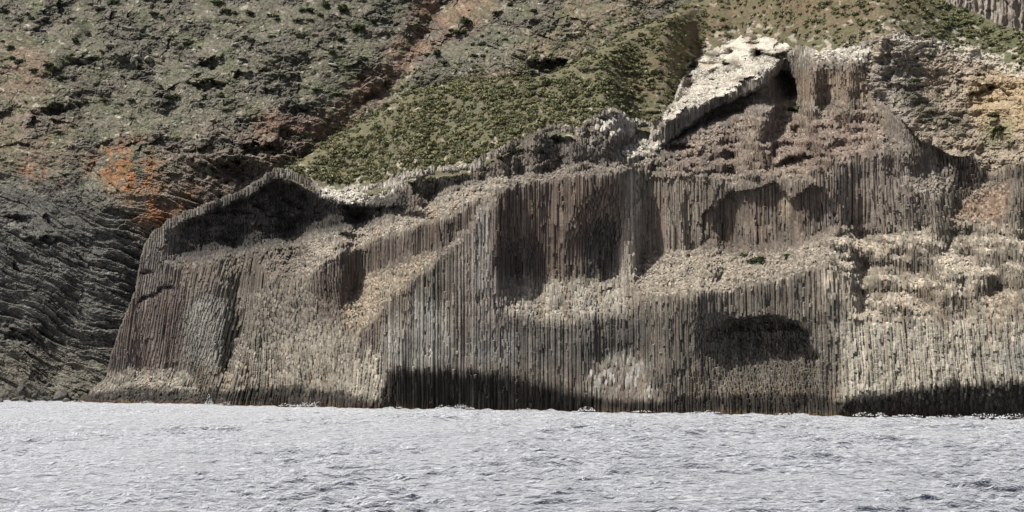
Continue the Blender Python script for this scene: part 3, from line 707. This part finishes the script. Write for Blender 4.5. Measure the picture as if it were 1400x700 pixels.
om *= .65 + .35 * sstep(-.2, .3, fbm(WX / 7, WY / 16, 144, 3))
om = np.maximum(om, 0.7 * poly([(150, 262), (200, 250), (280, 255), (250, 290), (205, 320)], 8) * sstep(-.05, .3, fbm(WX / 18, WY / 24, 143, 4)))
D[:] = D * (1 - om[..., None]) + np.array((0.31, 0.145, 0.062), np.float32) * om[..., None]
gm = (sstep(-0.15, 0.35, fbm(WX / 30, WY / 22, 145, 4)) * upz * 0.55)[..., None]
D[:] = D * (1 - gm) + np.array((0.105, 0.122, 0.066), np.float32) * gm
pm = (sstep(0.24, 0.45, fbm(WX / 11, WY / 6, 146, 4)) * (0.12 + 0.62 * upz))[..., None]
D[:] = D * (1 - pm) + np.array((0.42, 0.40, 0.34), np.float32) * pm
pst = (sstep(.45, .8, ridged(sxw / 70, syw / 9, 158, 3)) * sstep(0, .4, fbm(PX / 50, PY / 40, 159, 2)) * wl * .5)[..., None]
D[:] = D * (1 - pst) + np.array((.33, .325, .29), np.float32) * pst
dk = sstep(0.2, 0.5, fbm(sx / 34, sy / 8, 147, 4))[..., None] * 0.55
D[:] = D * (1 - dk) + np.array((0.052, 0.050, 0.046), np.float32) * dk
lum = D.mean(2, keepdims=True); D[:] = 1.1 * (lum + 1.0 * (D - lum))
rk1 = (sstep(0.0, .5, rocky + .25 * vnoise(PX / 12, PY / 8, 155) - .35) * upz * .55)[..., None]
D[:] = D * (1 - rk1) + np.array((0.115, 0.108, 0.098), np.float32) * rk1
sp = (sstep(.42, .62, vnoise(PX / 3.4, PY / 2.2, 156)) * sstep(-.1, .4, fbm(PX / 40, PY / 26, 157, 3)) * (.2 + .6 * upz))[..., None]
D[:] = D * (1 - sp) + np.array((0.42, 0.40, 0.35), np.float32) * sp
D *= np.clip(1 + 0.32 * vnoise(sx / 9, sy / 3, 148) + 0.38 * vnoise(PX / 3.2, PY / 2.4, 149) + .25 * fbm(PX / 20, PY / 14, 150, 3), .3, 2)[..., None]
rm1 = (PX < 700) & (PY < 556) | (PY < spur_top[None, :] + 75)
Y1m = Y1m.astype(np.float32); DD = np.clip(.86 * D, .02, .8)
hill = link('hillside', relief('hillside', Y1m, rm1 & (PX < 1150), DD, smooth=False), M_ROCK); tag(hill, 'steep rocky hillside and dark sea cliff behind', 'hillside', kind='structure')
# the same slope carried on beyond the left edge of the view
mir = slice(0, 440, 2); rws = slice(0, 556 - Y0, 2)
pm_ = world(2 * X0 - PX[rws, mir], PY[rws, mir], Y1m[rws, mir]); hh_, ww_ = pm_.shape[:2]
ix_ = np.arange(hh_ * ww_).reshape(hh_, ww_)
qd_ = np.stack([ix_[1:, 1:], ix_[1:, :-1], ix_[:-1, :-1], ix_[:-1, 1:]], -1).reshape(-1, 4)
o = link('hillside', make_mesh('hillside_beyond', pm_.reshape(-1, 3), qd_.ravel(), np.arange(len(qd_)) * 4, DD[rws, mir].reshape(-1, 3), False), M_ROCK); tag(o, 'steep rocky hillside further along the coast', 'hillside', kind='structure')

# distant grey cliff at the top right
Yf = 420 - 4 * 0 + 0.10 * (HY - PY) + 3.0 * ridged(PX / 16, PY / 80, 151, 4) + 1.2 * facet_noise(PX / 10, PY / 14, 152)
FA = np.empty_like(A); FA[:] = (0.30, 0.265, 0.225)
fd = sstep(0, .4, fbm(PX / 14, PY / 40, 153, 3) + (PX - 1360) / 120.)[..., None] * .8
FA[:] = FA * (1 - fd) + np.array((0.13, 0.11, 0.095), np.float32) * fd
o = link('distant_cliff', relief('distant_cliff', Yf.astype(np.float32), (PX > 1230) & (PY < 120), np.clip(FA * (1 + .2 * vnoise(PX / 4, PY / 9, 154))[..., None], .02, .8)), M_ROCK)
tag(o, 'grey streaked cliff far behind the summit at the top right', 'cliff')

# ------------------------------------------------------------------ shrubs
def leaf_mat(name, dark, light):
    m, nt, b = new_mat(name); N = nt.nodes; L = nt.links
    at = N.new('ShaderNodeAttribute'); at.attribute_name = 'tone'
    oi = N.new('ShaderNodeObjectInfo')
    hs = N.new('ShaderNodeHueSaturation'); hs.inputs['Saturation'].default_value = 0.95
    mr = N.new('ShaderNodeMapRange'); mr.inputs['To Min'].default_value = 0.75; mr.inputs['To Max'].default_value = 1.25
    L.new(oi.outputs['Random'], mr.inputs['Value']); L.new(mr.outputs[0], hs.inputs['Value'])
    L.new(at.outputs['Color'], hs.inputs['Color']); L.new(hs.outputs[0], b.inputs['Base Color'])
    b.inputs['Roughness'].default_value = 0.8; b.inputs['Specular IOR Level'].default_value = 0.2
    return m
M_LEAF = leaf_mat('shrub_leaves', None, None)

def shrub_arrays(seed, n=90, rad=0.6, hgt=0.45, dark=(0.085, 0.088, 0.045), light=(0.25, 0.245, 0.125), leaf=0.16):
    r = np.random.default_rng(seed)
    nl = 6
    lob = np.stack([(r.random(nl) - .5) * 1.3 * rad, (r.random(nl) - .5) * 1.0 * rad, r.random(nl) * .45 * hgt], -1)
    lr = 0.45 + .35 * r.random(nl)
    w = r.integers(0, nl, n)
    d = r.normal(size=(n, 3)); d /= np.linalg.norm(d, axis=1)[:, None]; d[:, 2] = np.abs(d[:, 2]) - .15
    p = lob[w] + d * np.stack([lr[w] * rad, lr[w] * rad, lr[w] * hgt], -1) * (0.7 + .35 * r.random((n, 1)))
    a = r.normal(size=(n, 3)); a -= (a * d).sum(1)[:, None] * d * 0.6; a /= np.linalg.norm(a, axis=1)[:, None]
    b = np.cross(d + .4 * r.normal(size=(n, 3)), a); b /= np.linalg.norm(b, axis=1)[:, None] + 1e-6
    s = leaf * (0.6 + .8 * r.random((n, 1)))
    V = np.stack([p - a * s, p + b * s * .6, p + a * s, p - b * s * .6], 1)
    t = r.random((n, 1)) * 0.75 + 0.25 * r.random((nl, 1))[w]
    c = np.array(dark) * (1 - t) + np.array(light) * t
    return V.reshape(-1, 3).astype(np.float32), np.repeat(c, 4, 0).astype(np.float32)

def shrub_mesh(name, *a, **k):
    v, c = shrub_arrays(*a, **k)
    return make_mesh(name, v, np.arange(len(v)), np.arange(len(v) // 4) * 4, c)

OLIVE = [shrub_arrays(200 + q, 100, .62, .42) for q in range(6)]
OL_ME = [make_mesh('olive_shrub', v, np.arange(len(v)), np.arange(len(v) // 4) * 4, c) for v, c in OLIVE]
DARK_ME = [shrub_mesh('dark_shrub', 300 + q, 240, 1.0, 0.75, dark=(0.022, 0.034, 0.014), light=(0.075, 0.098, 0.038), leaf=.22) for q in range(5)]
for me in OL_ME + DARK_ME: me.materials.append(M_LEAF)

def at_slope(Y, px, py):
    i = np.clip(np.rint(py - Y0).astype(int), 0, NH - 1); j = np.clip(np.rint(px - X0).astype(int), 0, NW - 1)
    return world(px, py, Y[i, j])

# dense scrub on the spur
n = 30000
px = RNG.random(n) * 1050 + 385; py = RNG.random(n) * 262 - 12
jj = np.clip(np.rint(px - X0).astype(int), 0, NW - 1); ii = np.clip(np.rint(py - Y0).astype(int), 0, NH - 1)
dens = np.interp(px, [385, 700, 860, 960, 1010, 1240, 1300, 1400], [1, 1, .75, .45, .33, .3, .7, .7])
dens = dens * .75 * sstep(-0.45, 0.15, fbm(px / 40, py / 22, 161, 3) + .15)
ok = (py > spur_top[jj] + 12 * fbm(px / 14, py / 14, 162, 2) - 1) & (py < crest[jj] - 2) & (far[ii, jj] < .3) & (RNG.random(n) < dens)
px, py = px[ok], py[ok]
P = at_slope(Y2, px, py)
scl = 0.38 + 1.3 * RNG.random(len(px)) ** 3 + .45 * RNG.random(len(px))
scl *= np.interp(px, [400, 900, 1000, 1400], [1.0, 1.0, .8, .9])
size = scl / P[:, 1]
order = np.argsort(-size)
N_IND = 175
ind = [q for q in order if -3 < py[q] and px[q] < 1396][:N_IND]
indset = set(int(q) for q in ind)
for q in ind:
    o = link('shrub', OL_ME[q % 6], None)
    o.location = P[q]; o.scale = (scl[q] * 1.15, scl[q], scl[q]); o.rotation_euler = (0, 0, RNG.random() * 6.28)
    tag(o, 'low olive green bush in the dense scrub on the slope above the columns', 'bush', 'olive bushes on the slope above the columns')
vs, cs = [], []
for q in range(len(px)):
    if q in indset: continue
    v, c = OLIVE[q % 6]
    a = RNG.random() * 6.28; ca, sa = math.cos(a), math.sin(a)
    w = v @ np.array([[ca, sa, 0], [-sa, ca, 0], [0, 0, 1]], np.float32) * scl[q] + P[q]
    vs.append(w); cs.append(c * (0.6 + .8 * RNG.random()) * np.array((1 + .25 * (RNG.random() - .5), 1, 1), np.float32))
qx = RNG.random(900) * 480 + 400; qt = line_x(SPUR, qx) - 34 * RNG.random(900) ** 2
Pq = at_slope(Y1m, qx, qt)
for q in range(900):
    v, c = OLIVE[q % 6]; vs.append(v * (.4 + .8 * RNG.random() ** 2) + Pq[q]); cs.append(c * (.6 + .7 * RNG.random()))
V = np.concatenate(vs); Cc = np.concatenate(cs)
o = link('scrub', make_mesh('scrub', V, np.arange(len(V)), np.arange(len(V) // 4) * 4, Cc), M_LEAF); tag(o, 'low olive scrub covering the slope above the columns', 'scrub', kind='stuff')

# separate dark bushes on the hillside
spots = [(75, 97, 2.2), (85, 108, 1.7), (68, 90, 1.3), (497, 82, 1.6), (472, 14, 2.6), (490, 40, 2.6), (512, 30, 1.7), (80, 6, 1.9), (8, 16, 1.6), (26, 28, 1.7), (14, 66, 1.6), (28, 86, 1.8), (48, 97, 1.4), (18, 80, 1.2),
         (105, 56, 1.6), (155, 5, 2.0), (345, 20, 2.0), (300, 5, 2.2), (212, 20, 1.5), (142, 138, 1.5), (117, 140, 1.2), (180, 138, 1.2), (167, 143, 1.0), (240, 134, 1.6), (228, 133, 1.3), (280, 132, 1.2), (300, 132, 1.3), (276, 143, 1.0), (385, 104, 1.6),
         (452, 72, 1.6), (466, 55, 1.8), (442, 8, 1.8), (418, 15, 2.0), (408, 29, 1.7), (378, 27, 1.5), (648, 77, 1.3), (640, 32, 2.6), (628, 45, 2.0), (658, 62, 1.6), (600, 74, 1.8), (584, 76, 1.4), (695, 8, 1.6), (680, 18, 1.5), (730, 16, 1.4)]
labels = {0: 'largest dark green bush on the rocky hillside, above two smaller ones', 3: 'small bright round bush alone beside the reddish gully', 4: 'big dark bush at the top edge of the hillside left of the gully', 5: 'dark tall bush just below the big one left of the gully',
          36: 'broad dark bush on the reddish rocks right of the gully'}
r2 = np.random.default_rng(77)
extra = []
while len(extra) < 70:
    ax, ay = r2.random() * 700, r2.random() * 215
    if ay < line_x(SPUR, ax) - 8 and (ay < 150 or r2.random() < .25) and r2.random() < 0.3 + 0.7 * (ay < 90):
        extra.append((ax, ay, 0.6 + .9 * r2.random() ** 2))
for q, (ax, ay, sc) in enumerate(spots + extra):
    p = at_slope(Y1m, np.array([float(ax)]), np.array([float(ay)]))[0]
    o = link('shrub', DARK_ME[q % 5], None); k_ = sc * 0.88
    o.location = p + np.array((0, -.1, -.1)); o.scale = (k_ * (1 + .3 * r2.random()), k_, k_ * (.8 + .3 * r2.random())); o.rotation_euler = (0, 0, r2.random() * 6.28)
    tag(o, labels.get(q, 'dark green bush scattered on the bare rocky hillside'), 'bush', None if q in labels else 'dark bushes on the rocky hillside')
# bushes rooted in the cliff itself
for (ax, ay, sc, lab) in ((1033, 358, 2.3, 'bright green bush cushion lying on the pale rubble ledge'), (1018, 350, 1.1, 'small green tuft beside the green cushion on the rubble ledge'), (1086, 152, 2.2, 'dull green bush on the rubble under the dark summit overhang'),
                          (1075, 350, 1.2, 'low dark tuft near the arch foot on the rubble ledge'), (1000, 230, 1.4, 'dark green bush in the rubble above the arched wall'), (1250, 112, 1.7, 'dark bush in the hollow of the tan rock mass'), (1368, 178, 2.3, 'wide green bush on the ochre rock slope'), (1358, 160, 1.8, 'smaller green bush above the wide one on the ochre rock'),
                          (945, 92, 1.5, 'green bush growing on the white summit crust'), (972, 110, 1.1, 'small dark tuft low on the white summit crust'), (993, 88, 1.2, 'dark bush in the middle of the white summit crust'), (892, 155, 1.9, 'bright green bush where the white crust meets the slope')):
    i, j = int(ay - Y0), int(ax - X0)
    yy = YC[i, j] - (0.9 if ax > 880 else .3)
    p = world(np.float32(ax), np.float32(ay), yy)
    o = link('shrub', DARK_ME[int(ax) % 5], None); o.location = p; o.scale = (sc * .8, sc * .6, sc * .5); o.rotation_euler = (0, 0, ax)
    tag(o, lab, 'bush')

# ------------------------------------------------------------------ boulders
def boulder_mesh(seed, name='boulder', tone=(0.10, 0.098, 0.088)):
    import bmesh
    r = random.Random(seed); bm = bmesh.new(); bmesh.ops.create_icosphere(bm, subdivisions=3, radius=1)
    planes = []
    for _ in range(13):
        v = np.array([r.gauss(0, 1) for _ in range(3)]); v /= np.linalg.norm(v); planes.append((v, .42 + .34 * r.random()))
    for v in bm.verts:
        c = np.array(v.co)
        for nrm, d in planes:
            e = c @ nrm - d
            if e > 0: c = c - nrm * e * .92
        v.co = c
    me = bpy.data.meshes.new(name); bm.to_mesh(me); bm.free()
    at = me.attributes.new('tone', 'FLOAT_COLOR', 'POINT'); c = np.ones((len(me.vertices), 4), np.float32); c[:, :3] = tone
    at.data.foreach_set('color', c.ravel()); me.materials.append(M_ROCK)
    return me
SB = [boulder_mesh(q, 'shore_boulder', t) for q, t in ((1, (0.11, 0.108, 0.098)), (2, (0.085, 0.083, 0.077)), (3, (0.14, 0.135, 0.118)), (4, (0.10, 0.1, 0.095)))]
shoreb = [(82, 541, 13, 8, 'large dark boulder half awash at the left foot of the cliff'), (64, 546, 7, 4, None), (90, 548, 8, 4, None), (30, 538, 8, 5, None), (8, 541, 6, 4, None), (48, 541, 6, 4, None), (20, 547, 7, 3.5, None), (40, 548, 5, 3, None), (2, 549, 5, 3, None), (58, 537, 5, 4, None), (110, 538, 6, 3.5, None), (102, 546, 6, 4, None),
          (28, 532, 9, 6, 'grey angular boulder above the boulders of the left shore'), (66, 527, 6, 4, 'dark rounded boulder on the scree above the large shore boulder')]
for q, (ax, ay, w, hh, lab) in enumerate(shoreb):
    yy = 326 - (ay - 540) * .35
    p = world(np.float32(ax), np.float32(ay), yy); m_ = yy / F
    o = link('boulder', SB[q % 4], None); o.location = (p[0], p[1], p[2]); o.scale = (w * m_, w * m_ * .9, hh * m_ * 1.1); o.rotation_euler = (r2.random() * .5, r2.random() * .5, r2.random() * 6)
    tag(o, lab or 'dark wet boulder in the heap at the left shore', 'boulder', None if lab else 'boulders along the left shore')
PB = [boulder_mesh(20 + q, 'pale_boulder', t) for q, t in enumerate(((.33, .31, .27), (.28, .26, .22), (.21, .20, .175)))]
pale = [(137, 12, 13, 4), (118, 44, 9, 5), (118, 85, 13, 7), (150, 62, 10, 4), (205, 82, 14, 6), (400, 100, 9, 3.5), (455, 88, 12, 3), (560, 82, 6, 2.5), (655, 42, 5, 3.5), (255, 204, 8, 4), (258, 30, 10, 4), (172, 38, 9, 5), (188, 78, 8, 6), (225, 80, 8, 5), (265, 112, 8, 4), (330, 80, 10, 3), (322, 62, 9, 3), (60, 42, 7, 4), (92, 135, 5, 8), (240, 162, 4, 7), (290, 165, 9, 6), (520, 108, 7, 3), (726, 82, 9, 5), (712, 68, 8, 4), (780, 84, 7, 4)]
for q, (ax, ay, w, hh) in enumerate(pale):
    p = at_slope(Y1m, np.array([float(ax)]), np.array([float(ay)]))[0]; m_ = p[1] / F
    o = link('boulder', PB[q % 3], None); o.location = p; o.scale = (w * m_ * .9, w * m_ * .6, hh * m_ * .95); o.rotation_euler = (r2.random() * .4, r2.random() * .6 - .3, r2.random() * 6)
    tag(o, 'pale grey rock sticking out of the scrubby hillside', 'rock', 'pale rocks on the hillside')

# ------------------------------------------------------------------ the sea
rows = [-150.0, -60, 0, 30, 50]
y = 62.0
while y < 345:
    rows.append(y); y += 0.16 * (y / 75) ** 1.35
rows += [380, 450, 600]
rows = np.array(rows)
cols = np.concatenate([[-12, -5, -2.2, -1.4], np.linspace(-1, 1, 1500), [1.4, 2.2, 5, 12]])
R_, C_ = np.meshgrid(rows, cols, indexing='ij')
WXs = C_ * (14 + 0.42 * np.abs(R_)); WYs = R_
Z = np.zeros_like(WXs)
rw = np.random.default_rng(5)
for q in range(60):
    lam = 0.5 * (7.0 / 0.5) ** rw.random()
    th = rw.normal(math.radians(87), math.radians(20))
    kx, ky = math.cos(th) * 2 * math.pi / lam, math.sin(th) * 2 * math.pi / lam
    ph = kx * WXs + ky * WYs + rw.random() * 6.28 + 1.1 * vnoise(WXs / (lam * 2.6), WYs / (lam * 2.6), 400 + q)
    amp = 0.0165 * lam ** 0.78
    Z += amp * (1 - 2 * np.abs(np.sin(ph / 2)) ** 1.3)
fade = sstep(55, 70, WYs)
gust = 0.55 + 0.8 * sstep(-.4, .4, fbm(WXs / 22, WYs / 40, 450, 3) + .004 * WXs)
Z = Z * fade * gust
V = np.stack([WXs, WYs, Z], -1).reshape(-1, 3)
h, w = R_.shape; idx = np.arange(h * w).reshape(h, w)
quads = np.stack([idx[:-1, :-1], idx[:-1, 1:], idx[1:, 1:], idx[1:, :-1]], -1).reshape(-1, 4)
sea_me = make_mesh('sea', V, quads.ravel(), np.arange(len(quads)) * 4, None, True)
M_SEA, nt, b = new_mat('sea_water'); N = nt.nodes; L = nt.links
# steep wavelet faces let you look into dark water, flat ones are coloured near-white to stand in for reflected sky
b.inputs['Base Color'].default_value = (0.87, 0.905, 0.97, 1); b.inputs['Roughness'].default_value = 0.32; b.inputs['Metallic'].default_value = 0.28
dkb = N.new('ShaderNodeBsdfPrincipled'); dkb.inputs['Base Color'].default_value = (0.020, 0.027, 0.045, 1); dkb.inputs['Roughness'].default_value = 0.12; dkb.inputs['IOR'].default_value = 1.33
tc = N.new('ShaderNodeTexCoord'); mp = N.new('ShaderNodeMapping'); mp.inputs['Scale'].default_value = (0.55, 0.9, 1)
nz = N.new('ShaderNodeTexNoise'); nz.inputs['Scale'].default_value = 2.1; nz.inputs['Detail'].default_value = 5; nz.inputs['Roughness'].default_value = .62; nz.inputs['Distortion'].default_value = .6
bp = N.new('ShaderNodeBump'); bp.inputs['Strength'].default_value = 1.0; bp.inputs['Distance'].default_value = 0.40
L.new(tc.outputs['Object'], mp.inputs['Vector']); L.new(mp.outputs[0], nz.inputs['Vector']); L.new(nz.outputs['Fac'], bp.inputs['Height'])
L.new(bp.outputs[0], b.inputs['Normal']); L.new(bp.outputs[0], dkb.inputs['Normal'])
lw = N.new('ShaderNodeLayerWeight'); L.new(bp.outputs[0], lw.inputs['Normal'])
mr = N.new('ShaderNodeMapRange'); mr.interpolation_type = 'SMOOTHSTEP'; mr.inputs['From Min'].default_value = 0.51; mr.inputs['From Max'].default_value = 0.76
L.new(lw.outputs['Facing'], mr.inputs['Value'])
mix = N.new('ShaderNodeMixShader'); L.new(mr.outputs[0], mix.inputs[0]); L.new(dkb.outputs[0], mix.inputs[1]); L.new(b.outputs[0], mix.inputs[2])
L.new(mix.outputs[0], N['Material Output'].inputs['Surface'])
sea = link('sea', sea_me, M_SEA); tag(sea, 'choppy silver grey sea in front of the cliff', 'sea', kind='structure')

# surf along the foot of the cliff
M_FOAM, nt, b = new_mat('foam'); b.inputs['Base Color'].default_value = (.85, .87, .88, 1); b.inputs['Roughness'].default_value = .7
b.inputs['Subsurface Weight'].default_value = 0
def foam_arrays(cx, cy, w, d, hgt, n, seed):
    r = np.random.default_rng(seed)
    t = r.uniform(-1, 1, n)
    p = np.stack([cx + t * w, cy + (r.random(n) - .7) * d, .05 + r.random(n) ** 2 * hgt * (1 - t ** 2)], -1)
    s = (0.03 + .11 * r.random(n))
    oct_ = np.array([[1, 0, 0], [0, 1, 0], [-1, 0, 0], [0, -1, 0], [0, 0, .7], [0, 0, -.7]])
    V = p[:, None] + oct_[None] * s[:, None, None] * (0.7 + .6 * r.random((n, 6, 1)))
    f = np.array([[0, 1, 4], [1, 2, 4], [2, 3, 4], [3, 0, 4], [1, 0, 5], [2, 1, 5], [3, 2, 5], [0, 3, 5]])
    L_ = (np.arange(n)[:, None, None] * 6 + f[None]).reshape(-1)
    return V.reshape(-1, 3), L_
fv, fl, off = [], [], 0
def shore_pt(ax):
    return (ax - CX) / F, float(F * H / (548 + 24 * ax / 1400 - HY))
foam_spots = [(20, 30, .5, 70), (60, 12, .4, 40), (105, 12, .5, 50), (200, 10, .5, 50), (310, 14, .6, 60), (430, 34, 1.0, 330), (395, 14, .6, 60), (625, 24, .8, 180), (605, 10, .7, 70), (540, 10, .3, 30), (802, 12, .9, 90), (965, 20, .4, 60), (1180, 14, .6, 70), (1205, 8, .6, 40), (1300, 34, .5, 90), (1345, 30, .7, 130), (1385, 24, .8, 120), (1240, 20, .4, 60), (1075, 18, .25, 40), (720, 16, .25, 30), (880, 16, .25, 30)]
for q, (ax, w, hg, n) in enumerate(foam_spots):
    bx, by = shore_pt(ax); by -= 1.2
    v, l = foam_arrays(bx * by, by, w * by / F, 1.2, hg, n, 500 + q)
    fv.append(v); fl.append(l + off); off += len(v)
fm = make_mesh('surf', np.concatenate(fv), np.concatenate(fl), np.arange(len(np.concatenate(fl)) // 3) * 3, None, True)
o = link('surf', fm, M_FOAM); tag(o, 'white surf breaking along the foot of the cliff', 'surf', kind='stuff')
bx, by = shore_pt(286); by -= 1.0
v, l = foam_arrays(0, 0, .9, 1.0, 2.1, 130, 900)
o = link('wave_splash', make_mesh('wave_splash', v, l, np.arange(len(l) // 3) * 3, None, True), M_FOAM); o.location = (bx * by, by, 0)
tag(o, 'white splash thrown up in the notch beside the left buttress', 'splash')

# ------------------------------------------------------------------ light, sky, camera
SUN_EL, SUN_AZ = 61.0, -106.0        # azimuth from +Y towards +X; the sun stands high on the left
w = bpy.data.worlds.new('World'); scn.world = w; w.use_nodes = True
nt = w.node_tree; bg = nt.nodes['Background']
sky = nt.nodes.new('ShaderNodeTexSky'); sky.sky_type = 'NISHITA'; sky.sun_disc = False
sky.sun_elevation = math.radians(SUN_EL); sky.sun_rotation = math.radians(SUN_AZ)
sky.air_density = 0.8; sky.dust_density = 6.0; sky.ozone_density = 1.0
nt.links.new(sky.outputs[0], bg.inputs['Color']); bg.inputs['Strength'].default_value = 0.053
sd = bpy.data.lights.new('sun', 'SUN'); sd.energy = 5.0; sd.angle = math.radians(1.2); sd.color = (1, .96, .89)
so = bpy.data.objects.new('sun', sd); COL.objects.link(so)
el, az = math.radians(SUN_EL), math.radians(SUN_AZ)
from mathutils import Vector
so.rotation_euler = Vector((math.sin(az) * math.cos(el), math.cos(az) * math.cos(el), math.sin(el))).to_track_quat('Z', 'Y').to_euler()
cam = bpy.data.cameras.new('camera'); co = bpy.data.objects.new('camera', cam); COL.objects.link(co)
co.location = (0, 0, H); co.rotation_euler = (math.pi / 2, 0, 0)
cam.sensor_width = 36; cam.lens = 36 * F / 1400; cam.shift_y = 150 / 1400; cam.clip_start = .5; cam.clip_end = 5000
scn.camera = co
scn.view_settings.view_transform = 'Standard'; scn.view_settings.look = 'None'; scn.view_settings.gamma = 1; scn.view_settings.use_curve_mapping = False
scn.view_settings.exposure = 0.20
scn.cycles.use_denoising = True
scn.cycles.max_bounces = 5; scn.cycles.diffuse_bounces = 3; scn.cycles.glossy_bounces = 2
